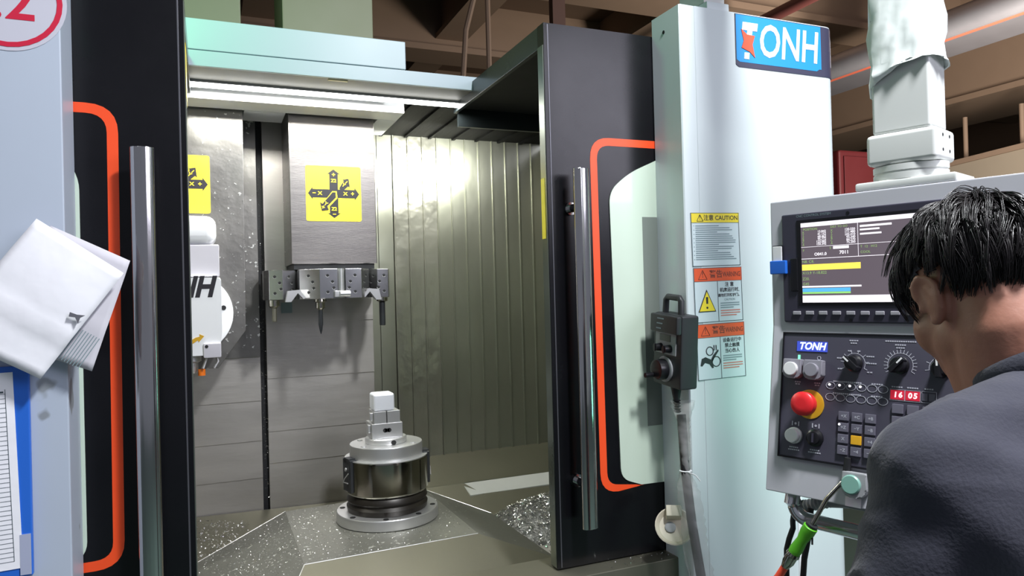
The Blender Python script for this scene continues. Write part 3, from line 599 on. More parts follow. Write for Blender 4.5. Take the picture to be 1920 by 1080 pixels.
# warning labels
def tri(b, M, s, y=0):
    b.prism([(-s, -s*.85), (s, -s*.85), (0, s*.9)], -.0002+y, .0002+y, 'z', M)
def label(z1, z0, head_mat, kind_, dx):
    xl, xr = 1.182+dx, 1.3405+dx; Y = 1.569; H = z1-z0
    Fm = lambda x, z, d=.0012: front(x, Y-d, z, 0, R(-1.0))
    bg = B(front((xl+xr)/2, Y, (z0+z1)/2, 0, R(-1.0))); w_ = (xr-xl)/2
    bg.box(-w_, w_, -H/2, H/2, 0, .0008); lb = bg.build('warning_label', lab_white, t)
    hh = .026 if kind_ == 0 else .036
    b = B(Fm((xl+xr)/2, z1-hh/2, .001)); b.box(-w_, w_, -hh/2, hh/2, 0, .0005); b.build('label_header', head_mat, lb)
    b = B()
    fr = B(Fm((xl+xr)/2, (z0+z1)/2, .0012))
    for (a0, a1, b0, b1) in ((-w_, -w_+.0015, -H/2, H/2), (w_-.0015, w_, -H/2, H/2), (-w_, w_, -H/2, -H/2+.0015), (-w_, w_, H/2-.0015, H/2), (-w_, w_, H/2-hh-.001, H/2-hh)): fr.box(a0, a1, b0, b1, 0, .0004)
    if kind_: fr.box(-.003, -.0018, -H/2, H/2-hh, 0, .0004)
    fr.build('label_frame', lab_text, lb)
    hz = z1-hh/2-.001
    tb = B(); M = Fm(xl+.028, hz-.001, .0016)
    s = .010 if kind_ == 0 else .014
    for p, q in (((-s, -s*.85), (s, -s*.85)), ((s, -s*.85), (0, s*.9)), ((0, s*.9), (-s, -s*.85))):
        tb.tube([(p[0], p[1], 0), (q[0], q[1], 0)], .0009, 5, M=M)
    tb.text('!', s*1.5, Fm(xl+.028, hz-.001, .0016), 0, .0003)
    if kind_ == 0: tb.text('\u6ce8\u610f CAUTION', .0165, Fm(xl+.097, hz, .0016), 0, .0003, sx=1.02)
    else: tb.text('\u8b66\u544a', .022, Fm(xl+.072, hz, .0016), 0, .0004); tb.text('WARNING', .0185, Fm(xl+.124, hz, .0016), 0, .0004, sx=.66)
    tb.build('header_lettering', ink if kind_ == 0 else mat('header_ink%d' % kind_, c(120, 50, 30), .5), lb)
    if kind_ == 0:
        tb = B(); rnd = random.Random(4); z = z1-.036; i = 0
        while z > z0+.012:
            L = rnd.uniform(.11, .138) if i % 3 else rnd.uniform(.06, .13)
            tb.box(0, L, -.0011, .0011, 0, .0004, M=Fm(xl+.013+(0 if i % 2 else .0), z, .0012)); tb.box(-.006, -.004, -.001, .001, 0, .0004, M=Fm(xl+.013, z, .0012)) if i % 2 == 0 else None
            z -= .0056; i += 1
        tb.build('body_lettering', lab_soft, lb)
        return
    rows = (('\u6ce8 \u610f', .013), ('\u673a\u5e8a\u8fd0\u884c\u65f6,', .0125), ('\u8bf7\u52ff\u6253\u5f00\u9632\u62a4\u95e8\u3002', .0098)) if kind_ == 1 else (('\u8bbe\u5907\u8fd0\u884c\u4e2d', .0125), ('\u7981\u6b62\u89e6\u6478', .0125), ('\u5f53\u5fc3\u4f24\u4eba', .0125))
    tb = B(); z = z1-hh-.0105
    for s_, sz in rows: tb.text(s_, sz, Fm(xl+.116, z, .0014), 0, .0002); z -= .0145
    tb.build('body_lettering', ink, lb)
    tb = B()
    if kind_ == 1: tb.text('CAUTION', .008, Fm(xl+.116, z+.003, .0014)); z -= .008
    for i in range(3): tb.box(-.033, .03-.02*(i == 2), -.0012, .0012, 0, .0004, M=Fm(xl+.118, z+.002, .0014)); z -= .006
    tb.build('small_lettering', lab_soft, lb)
    tb = B()
    for i in range(3): tb.box(-.033, .032-.012*(i == 2), -.0012, .0012, 0, .0004, M=Fm(xl+.118, z, .0014)); z -= .0065
    tb.build('red_lettering', lab_red, lb)
    cx, cz = xl+.04, z0+(H-hh)/2
    if kind_ == 1:
        q = B(); q.prism([(-.029, -.028), (.029, -.028), (0, .032)], 0, .0006, 'z', Fm(cx, cz, .0012)); q.build('triangle_border', ink, lb)
        q = B(); q.prism([(-.0255, -.0255), (.0255, -.0255), (0, .0265)], 0, .0004, 'z', Fm(cx, cz, .0017)); q.build('triangle', yellow, lb)
        q = B(); q.prism([(-.003, -.006), (.003, -.006), (.0035, .012), (-.0035, .012)], 0, .0004, 'z', Fm(cx, cz, .002)); q.lathe([(.0032, 0), (.0032, .0004)], Fm(cx, cz-.0165, .002), 12); q.build('exclamation_mark', ink, lb)
    else:
        q = B(); M = Fm(cx, cz, .0014)
        q.prism([(-.031, -.018), (-.026, .0), (-.014, .004), (.004, -.004), (.012, .008), (.028, .022), (.03, .018), (.016, .002), (.007, -.012), (.012, -.026), (.007, -.027), (-.001, -.016), (-.016, -.011), (-.026, -.02)], 0, .0005, 'z', M)
        q.ring(.0125, .0102, .0005, M @ Matrix.Translation((.001, .019, 0)), 20); q.ring(.0145, .0122, .0005, M @ Matrix.Translation((.021, -.010, 0)), 20)
        for dx_ in (.0, .007): q.box(.014+dx_, .0165+dx_, .02, .034, 0, .0005, M=M)
        q.build('crushed_hand_symbol', ink, lb)
label(1.800, 1.657, yellow, 0, .001)
label(1.653, 1.507, lab_orange, 1, .005)
label(1.503, 1.354, lab_orange, 2, .009)
B().box(1.52, 1.535, 1.5655, 1.57, 0, 1.2).build('bright_line_strip', white_ink, t)  # white strip put in for a bright line of light on the pillar

# ================================================================== handwheel pendant (on the pillar's side), its cable and sleeve
t = thing('handwheel_pendant', 'black handwheel pendant hung on the side of the white pillar', 'pendant', (1.13, 1.58, 1.35))
PM = Matrix.Translation((1.12, 1.59, 1.44)) @ Matrix.Rotation(R(5.0), 4, 'X')   # local: -x is the knob side, y rearwards, z up
bd = B(PM).box(-.012, .042, -.066, .058, -.098, .094, .006).build('pendant_body', black_pl, t)
B(PM).box(-.026, -.010, -.064, .056, .045, .092, .004).build('top_hood', black_pl, t)
b = B(PM)
for i in range(3): b.box(-.0268, -.0258, -.006+.006*i-.0, .022-.0*i+.006*i-.004*i, .080-.013*i, .083-.013*i)
b.build('hood_mark', lab_soft, t)
b = B(PM); b.tube([(.012, .040, .09), (.012, .038, .128), (.012, .030, .136), (.012, -.020, .136), (.012, -.028, .128), (.012, -.030, .09)], .0085, 10); b.build('hanger_loop', black_pl, t)
fp = B(PM).box(-.0145, -.0115, -.045, .045, -.012, .044, .001).build('face_plate', grey_pl, t)
B(PM).box(-.016, -.0144, -.022, .024, .022, .040).build('readout', lcd_off, fp)
for y in (-.020, .020):
    b = B(PM); b.cyl((-.0144, y, .004), (-.034, y, .004), .011, 16, .0095); b.box(-.036, -.033, y-.003, y+.003, -.006, .014); b.build('selector_knob', knob_m, t)
RX = Matrix.Rotation(R(-90), 4, 'Y')
dl = B(PM).lathe([(.034, 0), (.034, .004), (.030, .006)], Matrix.Translation((-.0125, 0, -.052)) @ RX, 32).build('dial_ring', grey_pl, t)
B(PM).lathe([(.027, 0), (.028, .012), (.026, .026), (.02, .027)], Matrix.Translation((-.016, 0, -.052)) @ RX, 32).build('handwheel', knob_m, t)
B(PM).cyl((-.040, .014, -.068), (-.066, .014, -.068), .0065, 12).build('crank_grip', knob_m, t)
b = B(PM); b.tube([(.014, -.012, -.098), (.014, -.014, -.118), (.014, -.016, -.136)], [.015, .011, .008], 14)
for i in range(5): b.lathe([(.007, 0), (.0105, .003), (.007, .006)], Matrix.Translation((.014, -.0165-.001*i, -.138-.007*i)), 14)
b.build('cable_gland', rubber, t)
cab = [(1.132, 1.564, 1.27), (1.130, 1.556, 1.20), (1.127, 1.548, 1.14), (1.124, 1.535, 1.08), (1.12, 1.515, 1.0), (1.12, 1.490, .9), (1.12, 1.465, .8), (1.12, 1.45, .6), (1.13, 1.45, .3)]
B().tube(cab, .012, 10).build('pendant_cable', rubber, t)
b = B(); rs = [.030, .016, .014, .013]; pts = [(1.132, 1.556, 1.305), (1.133, 1.556, 1.25), (1.131, 1.552, 1.18), (1.128, 1.547, 1.128)]
def crinkle(b, pts, rs, n=14, seed=1, amp=.25):
    rnd = random.Random(seed); P = [Vector(p) for p in pts]; vs = []
    seg = 8; rows = []
    for i in range(len(P)-1):
        for j in range(seg): rows.append((P[i].lerp(P[i+1], j/seg), rs[i]+(rs[i+1]-rs[i])*j/seg))
    rows.append((P[-1], rs[-1]))
    for p, r in rows:
        for k in range(n): a = 2*math.pi*k/n; q = r*(1+amp*rnd.uniform(-1, 1)*.6+amp*.5*math.sin(3*a+p.z*40)); vs.append((p.x+q*math.cos(a), p.y+q*math.sin(a), p.z))
    b.add(vs, [(i*n+k, i*n+(k+1) % n, (i+1)*n+(k+1) % n, (i+1)*n+k) for i in range(len(rows)-1) for k in range(n)])
crinkle(b, pts, rs, seed=2); b.build('upper_sleeve', film, t, sharp=80)
b = B(); crinkle(b, [(1.128, 1.547, 1.128), (1.126, 1.536, 1.08), (1.122, 1.515, 1.0), (1.12, 1.490, .9), (1.12, 1.465, .8), (1.12, 1.45, .6)], [.013, .028, .030, .031, .031, .03], seed=5, amp=.18); b.build('lower_sleeve', film, t, sharp=80)
b = B(); b.lathe([(.014, -.002), (.0165, 0), (.014, .002)], Matrix.Translation((1.128, 1.547, 1.128)), 14); b.tube([(1.124, 1.531, 1.128), (1.135, 1.515, 1.122), (1.142, 1.505, 1.108)], .0016, 6); b.build('cable_tie', white_ink, t)
t = thing('plastic_holder', 'cream plastic cup holder low on the white pillar', 'holder', (1.13, 1.56, .98))
HM = Matrix.Translation((1.108, 1.575, .978)) @ Vector((-.45, -.72, .62)).to_track_quat('Z', 'Y').to_matrix().to_4x4()
B(HM).lathe([(.012, -.012), (.040, -.008), (.050, .006), (.047, .007), (.038, -.004), (.012, -.008)], None, 28).build('cup', cream, t)
B(HM).lathe([(.014, .0), (.014, .004), (.01, .005)], Matrix.Translation((-.01, .0, -.006)), 18).build('magnet', grey_pl, t)
B(HM).box(-.02, .02, .02, .05, -.01, .024, .003).build('back_lug', cream, t)

# ================================================================== operator panel
PO = Vector((1.012, 1.093, 1.521)); PZ = R(-71)
t = thing('operator_panel', 'grey operator panel with screen and keypad in front of the person', 'control panel', PO, PZ)
TL = Matrix.Rotation(R(-9), 4, 'X')      # the lower face leans out by 9 degrees
FU = lambda u, v, d=0: Matrix.Translation((u, -d, v)) @ Matrix.Rotation(R(90), 4, 'X')
FL = lambda u, v, d=0: TL @ Matrix.Translation((u, -d, v)) @ Matrix.Rotation(R(90), 4, 'X')
cc, ss = math.cos(R(9)), math.sin(R(9))
side = [(0, .241), (0, 0), (-.312*ss, -.312*cc), (.075, -.312*cc+.008), (.105, -.1), (.105, .241)]
B().prism([(y, z) for y, z in side], 0, .431, 'x', bev=.003).build('panel_case', panel_grey, t, True)
bz = B().box(.0252, .405, -.006, .002, .0085, .213, .003).build('screen_bezel', bezel_m, t, True)
B().box(.056, .3, -.0072, -.0058, .040, .2).build('screen_recess', knob_m, bz, True)
scn = B().box(.0642, .2764, -.0078, -.0070, .0455, .1942).build('screen', screen_bg, bz, True)
bt = B().box(-.0075, .0075, -.0085, -.0055, -.0034, .0034, .001).build('soft_key', mat('soft_key', c(160, 158, 166), .5), bz, True)
bt.location = (.052, 0, .0262)
bt_mark = None
for i in range(1, 10):
    o = bt.copy(); col.objects.link(o); o.parent = bz; o.location = (.052+.0249*i, 0, .0265)
b = B(); b.text('CNC CONTROL SYSTEM', .006, FU(.055, .2075, .0062), 0, 0, 'LEFT'); b.build('bezel_lettering', lab_soft, bz, True)
for v, u in ((.2055, .151), (.0135, .151)): B().cyl((u, -.0055, v), (u, -.0066, v), .003, 10).build('bezel_screw', knob_m, bz, True)
B().box(.041, .0565, -.009, -.005, .067, .129, .002).build('card_slot_door', knob_m, bz, True)
# screen contents: thin printed layers of light
sb = lambda m, rects, name: [b_ for b_ in [B()] if [b_.box(x0, x1, -.0082, -.0079, z0, z1) for x0, x1, z0, z1 in rects]][0].build(name, m, t, True)
S0, S1 = .0645, .2760
sb(screen_w, [(S0, S1, .1862, .1938), (S0, S1, .1485, .1492), (S0, S1, .1265, .1275), (.1680, .1686, .1275, .1862), (S0, .172, .0735, .0765), (S0, S1, .0458, .0585), (.124, .152, .1425, .1475), (.172, .225, .178, .1815), (.172, .205, .172, .175), (.172, .208, .1645, .1675)], 'screen_bar')
sb(screen_y, [(.0650, .1716, .1055, .1165)], 'highlighted_line')
sb(screen_b, [(.0650, .1530, .0655, .0722)], 'progress_bar'); sb(screen_l, [(.0650, .1530, .0620, .0652)], 'progress_bar')
tb = B()
for i in range(6):
    zz = .176-.0046*i
    tb.text('%8.3f' % (13.842+i*27.31), .0058, FU(.112, zz, .0083), 0, .0001, 'RIGHT'); tb.text('%8.3f' % (120.55-i*9.07), .0058, FU(.164, zz, .0083), 0, .0001, 'RIGHT')
tb.text('O041.0', .0075, FU(.112, .1345, .0083), 0, .0002, 'RIGHT'); tb.text('7011', .0085, FU(.152, .1355, .0083), 0, .0002, 'RIGHT')
tag(tb.build('white_readout', screen_w, t, True), kind='stuff')
tb = B()
for i, s in enumerate('XYZBCA'): tb.text(s, .0055, FU(.069, .176-.0046*i, .0083)); tb.text(s, .0055, FU(.122, .176-.0046*i, .0083))
tb.text('POSITION', .006, FU(.069, .1815, .0083), 0, 0, 'LEFT'); tb.text('DIST TO GO', .0055, FU(.120, .1825, .0083), 0, 0, 'LEFT'); tb.text('F', .006, FU(.069, .1425, .0083)); tb.text('S', .006, FU(.119, .1445, .0083))
for s, v in (('N8. C8.', .1215), ('X13.9 Y-18.822', .1005), ('Z20.', .0895), ('G45', .0800)): tb.text(s, .0072, FU(.0655, v, .0083), 0, 0, 'LEFT')
tb.text('T  12   H12', .006, FU(.172, .1435, .0083), 0, 0, 'LEFT'); tb.text('COOL', .006, FU(.172, .134, .0083), 0, 0, 'LEFT')
tag(tb.build('green_readout', screen_g, t, True), kind='stuff')
# keypad plate on the lower face
kp = B(TL).box(.0255, .405, -.005, .001, -.2425, -.0118, .002).build('keypad_plate', key_plate, t, True)
q = B(TL)
for a in ((.0255, .405, -.0068, -.004, -.0135, -.0112), (.0255, .405, -.0068, -.004, -.2445, -.2415), (.0243, .0268, -.0068, -.004, -.2445, -.0112), (.4040, .4062, -.0068, -.004, -.2445, -.0112)): q.box(*a)
q.build('keypad_rim', knob_m, kp, True)
B(TL).box(.0527, .110, -.0062, -.0048, -.0462, -.0278).build('logo_window', blue_glow, kp, True)
b = B(); b.text('TONH', .0185, FL(.0815, -.0370, .0064), .25, .0006, sx=.92); b.build('logo_lettering', mat('logo_glow', (.6, .7, 1, 1), .3, emit=(.65, .75, 1, 1), es=1.1), kp, True)
B(TL).box(.0556, .0596, -.0065, -.0048, -.0615, -.0535).build('green_indicator', led_green, kp, True)
B().ring(.0036, .0027, .0008, FL(.0954, -.0578, .005), 16).build('grey_indicator', print_m, kp, True)
FRY = Matrix.Rotation(R(90), 4, 'X')
def at_low(u, v, d=.005): return FL(u, v, d)
for u, m_, bm_ in ((.0514, white_btn, grey_btn), (.0905, grey_btn, grey_btn)):
    b = B(); b.prism(rounded([(-.0175, .0185), (.0175, .0185), (.0175, -.010), (.009, -.0175), (-.009, -.0175), (-.0175, -.010)], .003, 3), 0, .016, 'z', at_low(u, -.0805), bev=.002); g = b.build('button_guard', bm_, t, True)
    b = B(); b.lathe([(.0125, .0), (.0125, .0225), (.0112, .0235)], at_low(u, -.0805), 24); b.build('button_cap', m_, g, True)
b = B(); b.lathe([(.0265, 0), (.0265, .0015), (.022, .002)], at_low(.0818, -.1428), 32); er = b.build('emergency_ring', yel_ring, t, True)
b = B(); b.lathe([(.012, 0), (.012, .012), (.0195, .014), (.0215, .018), (.0215, .031), (.018, .0345), (.008, .036)], at_low(.0818, -.1428), 32); b.build('emergency_button', red_btn, er, True)
b = B(); b.lathe([(.015, 0), (.015, .004), (.0125, .005), (.0125, .014), (.011, .015)], at_low(.0555, -.2025), 24); b.build('white_push_button', white_btn, t, True)
b = B(); b.lathe([(.0155, 0), (.0155, .004), (.012, .006), (.011, .010), (.006, .011)], at_low(.0945, -.2020), 24); kk_ = b.build('key_switch', knob_m, t, True)
b = B(); b.box(-.0016, .0016, -.008, .008, .0, .0128, M=at_low(.0945, -.2020)); b.build('key_slit', bezel_m, kk_, True)
def dial(u, v, a, n, a0, a1, r):
    b = B(); b.lathe([(.0148, 0), (.0148, .003), (.0125, .0045), (.0115, .017), (.010, .018)], at_low(u, v), 28); d = b.build('rotary_dial', knob_m, t, True)
    b = B(); b.box(-.0042, .0042, -.0155, .0145, .004, .0225, .0012, M=at_low(u, v) @ Matrix.Rotation(R(a), 4, 'Z')); b.build('dial_pointer', knob_m, d, True)
    b = B(); b.box(-.0014, .0014, .003, .0148, .0222, .0229, M=at_low(u, v) @ Matrix.Rotation(R(a), 4, 'Z')); b.build('pointer_mark', white_btn, d, True)
    b = B(); b.ring(r, r-.0008, .0004, at_low(u, v), 36, a0, a1)
    for i in range(n):
        A = R(a0+(a1-a0)*i/(n-1)); b.box(r, r+.006, -.0005, .0005, 0, .0004, M=at_low(u, v) @ Matrix.Rotation(A, 4, 'Z'))
    b.build('dial_scale', print_m, d, True)
dial(.1590, -.0640, 48, 8, -25, 205, .0185); dial(.2345, -.0625, -42, 19, -30, 210, .0205); dial(.2975, -.0645, 5, 7, -10, 190, .019)
ov = B().ring(.0085, .0075, .0006, Matrix.Diagonal((1, .78, 1, 1)), 24)
q = ov.build('indicator_key', print_m, t, True)
lt = B().lathe([(.0022, 0), (.0022, .0008)], None, 10).build('key_light', led_white, q, True)
first = True
for r_, v in enumerate((-.1055, -.1260)):
    for i in range(6):
        o = q if first else q.copy()
        if not first: col.objects.link(o); o.parent = t
        o.matrix_basis = at_low(.1185+.0180*i, v-.0, .0052)
        first = False
        if r_ == 0 and i < 4:
            l_ = lt if i == 0 else lt.copy()
            if i: col.objects.link(l_); l_.parent = o
            l_.matrix_basis = Matrix.Translation((-.002, .0015, .0004))
kb_ = B().box(-.0088, .0088, -.0078, .0078, 0, .0045, .001).build('key', key_m, t, True)
km = B().text('+X', .0075, Matrix.Translation((.001, 0, .0047)), 0, .0002).build('key_legend', print_m, kb_, True)
leg = ['+X', '+C', '+B', '+Z', '\u2212Y', '\u2212B', 'X', '', '+4', '\u2212Z', '\u22124', '\u2212A']
k = 0
for r_ in range(4):
    for i in range(3):
        o = kb_ if k == 0 else kb_.copy()
        if k: col.objects.link(o); o.parent = t
        o.matrix_basis = at_low(.1447+.0228*i, -.1575-.0197*r_, .0052)
        if k == 7:
            o.data = o.data.copy(); o.data.materials[0] = key_y; o['label'] = 'yellow key'
        elif k:
            l_ = B().text(leg[k], .0075, Matrix.Translation((.001, 0, .0047)), 0, .0002).build('key_legend', print_m, o, True)
        k += 1
B().lathe([(.002, 0), (.002, .0008)], at_low(.1385, -.1725, .0098), 8).build('key_lamp', led_white, t, True)
for i in range(4):
    for r_ in range(2):
        o = kb_.copy(); col.objects.link(o); o.parent = t; o.matrix_basis = at_low(.2335+.0235*i, -.1360-.020*r_, .0052)
for (u0, u1) in ((.2205, .2425), (.2440, .2665)):
    B(TL).box(u0, u1, -.0062, -.0048, -.1205, -.1050, .0006).build('counter_display', led_red, kp, True)
b = B()
for s, u in (('1', .2285), ('6', .2365), ('0', .2515), ('5', .2595)): b.text(s, .0125, FL(u, -.1128, .0064), .08, .0005)
b.build('counter_digits', led_redt, kp, True)
b = B(TL)
for u in (.2735, .2845): b.box(u-.0045, u+.0045, -.006, -.0048, -.119, -.107)
b.build('blank_digit', key_m, kp, True)
b = B(TL)
for u0, u1 in ((.2195, .2432), (.2432, .2672), (.2688, .2912)):
    for a in ((u0, u1, -.104, -.1034), (u0, u1, -.1222, -.1216), (u0, u0+.0006, -.1222, -.1034), (u1-.0006, u1, -.1222, -.1034)): b.box(a[0], a[1], -.0058, -.0048, a[2], a[3])
for u, v, L in ((.0575, -.1035, .012), (.0575, -.1075, .010), (.0945, -.1035, .012), (.0945, -.1075, .010), (.0555, -.224, .018), (.0555, -.2285, .022), (.0945, -.224, .018), (.0945, -.2285, .024),
                (.157, -.0235, .016), (.157, -.028, .012), (.2345, -.0225, .05), (.2345, -.0285, .018), (.2345, -.0335, .014), (.148, -.0975, .05), (.199, -.0975, .02), (.148, -.1185, .05), (.199, -.1185, .02),
                (.231, -.0995, .018), (.2555, -.0995, .018), (.28, -.0995, .014), (.134, -.0555, .012), (.134, -.0745, .008), (.186, -.0505, .014), (.188, -.0625, .018), (.186, -.078, .01), (.166, -.042, .006), (.150, -.042, .006)):
    n_ = max(2, int(L/.0035))
    for i in range(n_): b.box(u-L/2+i*L/n_, u-L/2+(i+.72)*L/n_, -.0056, -.0048, v-.0011, v+.0011)
tag(b.build('panel_lettering', print_m, kp, True), kind='stuff')
for u in (.0565, .0945):
    b = B()
    for a in ((-.007, -.005, .0, .0006), (.005, .007, 0, .0006)): b.box(a[0], a[1], -.004, .004, 0, .0005, M=at_low(u, -.1805, .0052))
    b.lathe([(.0022, 0), (.0022, .0005)], at_low(u, -.1805, .0052), 8); b.build('button_symbol', print_m, kp, True)
# lower guarded button with its small label
b = B(); b.prism(rounded([(-.0215, .021), (.0215, .021), (.0215, -.010), (.011, -.0225), (-.011, -.0225), (-.0215, -.010)], .005, 3), 0, .017, 'z', at_low(.1695, -.2715, 0), bev=.003); g = b.build('button_guard', grey_pl, t, True)
b = B(); b.lathe([(.0165, 0), (.0165, .020), (.0145, .022)], at_low(.1660, -.2720, 0), 26); b.build('teal_button', teal_btn, g, True)
B(TL).box(.1500, .1765, -.0008, .0, -.3112, -.2952).build('white_tag', mat('white_tag', c(245, 236, 244), .5), t, True)
# chrome handlebar under the panel and the grey conduit behind it
b = B(); zb = -.318; b.tube([(.0345, .00, zb+.02), (.0345, -.015, zb-.015)] + [(.0345+.028-.028*math.cos(R(a)), -.004, zb-.016-.028*math.sin(R(a))) for a in range(0, 91, 15)] + [(.20, -.008, zb-.046), (.385, -.012, zb-.048)] + [(.385+.02*math.sin(R(a)), -.012, zb-.028-.02*math.cos(R(a))) for a in range(15, 91, 25)] + [(.405, -.005, zb+.02)], .0135, 18); b.build('handlebar', mat('handlebar_chrome', c(226, 226, 228), .2, 1, var=.03, rvar=.04), t, True)
b = B(); b.tube([(.010, .040, -.362), (.034, .040, -.351)], .0125, 14); b.build('conduit_fitting', black_pl, t, True)
b = B(); pts = [(.034+.0036*i, .040, -.351+.0014*i) for i in range(14)]; b.tube(pts, [.0122 if i % 2 else .0102 for i in range(14)], 12); b.tube([(.08, .040, -.333), (.13, .040, -.325)], .0112, 12); b.build('grey_conduit', grey_pl, t, True)
B().box(.12, .42, .03, .075, -.336, -.312, .003).build('bottom_tray', grey_pl, t, True)
b = B(); b.tube([(.012, .04, -.362), (.010, .035, -.385), (.0129, .03, -.396), (.004, .03, -.42), (-.0016, .03, -.4413), (-.004, .03, -.52), (.0, .03, -1.2)], .0055, 10); b.build('black_cable', rubber, t, True)
b = B(); b.tube([(.05, .03, -.35), (.0425, .03, -.4098), (.034, .03, -.45), (.0307, .03, -.4848), (.03, .03, -.6), (.04, .03, -1.2)], .0058, 10); b.build('black_cable', rubber, t, True)
# card in the slot: a thing of its own
t2 = thing('memory_card', 'white memory card in a blue reader at the screen edge', 'memory card', PO, PZ)
B().box(.0095, .0275, -.0125, -.0095, .121, .1535, .001).build('card', white_btn, t2, True); B().box(.008, .029, -.0095, -.0075, .119, .1555, .001).build('card_shell', knob_m, t2, True)
B().box(.0042, .0365, -.016, -.0062, .1005, .1262, .002).build('reader', blue_pl, t2, True)

# ================================================================== support arm above the panel
t = thing('support_arm', 'pale square support arm rising from the operator panel', 'support arm', PO + Vector((0, 0, .24)), PZ)
AX = .2365
def abox(b, u0, u1, y0, y1, z0, z1, bev=.004): b.box(u0, u1, y0, y1, z0, z1, bev)
b = B(); b.box(.160, .322, .004, .100, .0015, .0165, .004); b.build('flange', arm_paint, t, True)
b = B(); b.lathe([(.060, .0165), (.060, .028), (.0575, .0285), (.0575, .031), (.060, .0315), (.060, .042), (.05, .043)], Matrix.Translation((AX, .052, 0)), 36, .78); b.build('swivel_ring', arm_paint, t, True)
b = B(); b.box(.180, .294, .006, .098, .043, .098, .008, seg=3); cj = b.build('collar', arm_paint, t, True)
b = B()
for y in (.035, .068):
    for z in (.060, .085): b.cyl((.2935, y, z), (.2945, y, z), .0028, 10)
b.build('collar_screw', black_dark, cj, True)
b = B(); b.box(.189, .284, .013, .091, .0975, .80, .006, seg=3); b.build('post', arm_paint, t, True)
# white wrapping round the upper post
b = B(); rows = []; n = 28; rnd = random.Random(12)
zs = [.195, .205, .22, .245, .27, .30, .34, .40, .46]
vs = []
for zi, z in enumerate(zs):
    for k in range(n):
        a = 2*math.pi*k/n; cx_, cy_ = math.cos(a), math.sin(a)
        sq = 1/max(abs(cx_), abs(cy_)); sq = 1+(sq-1)*.72
        rx, ry = .055+.004*math.sin(z*60+k), .046+.003*math.sin(z*47+2*k)
        lift = (.030*math.cos(a-R(-25))) if zi == 0 else (.012*math.cos(a-R(-25)) if zi == 1 else 0)
        rr = 1+rnd.uniform(-.025, .025)+(.06 if zi == 1 else 0)
        vs.append((AX+cx_*rx*sq*rr, .052+cy_*ry*sq*rr, z+lift))
b.add(vs, [(i*n+k, i*n+(k+1) % n, (i+1)*n+(k+1) % n, (i+1)*n+k) for i in range(len(zs)-1) for k in range(n)]); w_ = b.build('foam_wrap', wrap_m, t, True, sharp=50)
so = w_.modifiers.new('s', 'SOLIDIFY'); so.thickness = .003
bo = thing('boom', 'pale horizontal boom carrying the support arm from the white pillar', 'boom', (1.3, 1.65, 2.4))
b = B(); top_ = PO + Matrix.Rotation(PZ, 3, 'Z') @ Vector((AX, .052, 0))
b.box(1.262, 1.333, 1.59, 1.70, 2.376, 2.66, .004); b.build('boom_post', arm_paint, bo)
b = B(); b.tube([(1.297, 1.645, 2.62), (top_.x, top_.y, 2.62)], .05, 16); b.build('boom_tube', arm_paint, bo)

# ================================================================== air blow gun
t = thing('air_blow_gun', 'green-handled air blow gun with bent steel rod hooked under the operator panel', 'blow gun', PO, PZ)
def plo(u, v, d): return TL @ Vector((u, -d, v))
h0, h1 = Vector((.1012, -.078, -.3486)), Vector((.0712, -.082, -.4001))
dirv = (h1-h0).normalized()
B().tube([h0-dirv*.002, h0, h0+dirv*.012, h0+dirv*.030, h0+dirv*.052, h1], [.010, .0125, .0125, .0095, .0115, .0105], 18).build('grip', green_pl, t, True)
B().cyl(h0-dirv*.006, h0-dirv*.001, .0105, 16).build('grip_collar', black_pl, t, True)
rod = [h0-dirv*.004, Vector((.1276, -.070, -.2953)), plo(.1500, -.268, .009), plo(.1535, -.256, .009)]
B().tube(rod, [.0042, .0040, .0036, .0036], 10).build('steel_rod', polished, t, True)
B().tube([plo(.1530, -.258, .009), plo(.1550, -.240, .009), plo(.1560, -.228, .011)], [.0062, .0062, .005], 12).build('rod_tip', rubber, t, True)
B().tube([h1, h1+dirv*.006, h1+dirv*.008, h1+dirv*.022, h1+dirv*.034], [.0115, .0125, .0105, .0105, .007], 14).build('coupling', polished, t, True)
B().tube([h0+dirv*.018+Vector((.012, 0, 0)), h0+dirv*.03+Vector((.018, 0, -.004))], .0018, 6).build('trigger_pin', rubber, t, True)
hp = [h1+dirv*.030, h1+dirv*.06, h1+dirv*.10+Vector((-.01, 0, 0)), Vector((-.04, -.07, -.66)), Vector((-.07, -.05, -.95)), Vector((-.04, 0, -1.3))]
B().tube(hp, .0068, 12).build('air_hose', hose_red, t, True)

# ================================================================== person
from mathutils import noise as mnoise
Hc = Vector((0.924, 0.630, 1.586)); AL = R(-11)
def remesh(o, vox, smooth=6, disp=None):
    m = o.modifiers.new('r', 'REMESH'); m.mode = 'VOXEL'; m.voxel_size = vox; m.use_smooth_shade = True
    s = o.modifiers.new('s', 'SMOOTH'); s.factor = .5; s.iterations = smooth
    dg = bpy.context.evaluated_depsgraph_get(); me = bpy.data.meshes.new_from_object(o.evaluated_get(dg))
    o.modifiers.clear(); old = o.data; mats_ = list(old.materials); o.data = me; bpy.data.meshes.remove(old)
    me.materials.clear()
    for x in mats_: me.materials.append(x)
    me.polygons.foreach_set('use_smooth', [True]*len(me.polygons))
    if disp:
        for v in me.vertices: v.co += v.normal*disp(v.co)
    return o
BF = Matrix.Translation((Hc.x+.11*math.sin(AL), Hc.y-.11*math.cos(AL), 0)) @ Matrix.Rotation(AL, 4, 'Z')   # person frame: +y forward, -x their left
HM_ = Matrix.Translation((0, .11, Hc.z)) @ Matrix.Rotation(R(-9), 4, 'Z') @ Matrix.Rotation(R(-27), 4, 'X') @ Matrix.Scale(.95, 4)      # head frame
b = B(); Hd = HM_
b.sphere((0, -.012, .028), .0765, .097, .087, Hd, 28, 18)
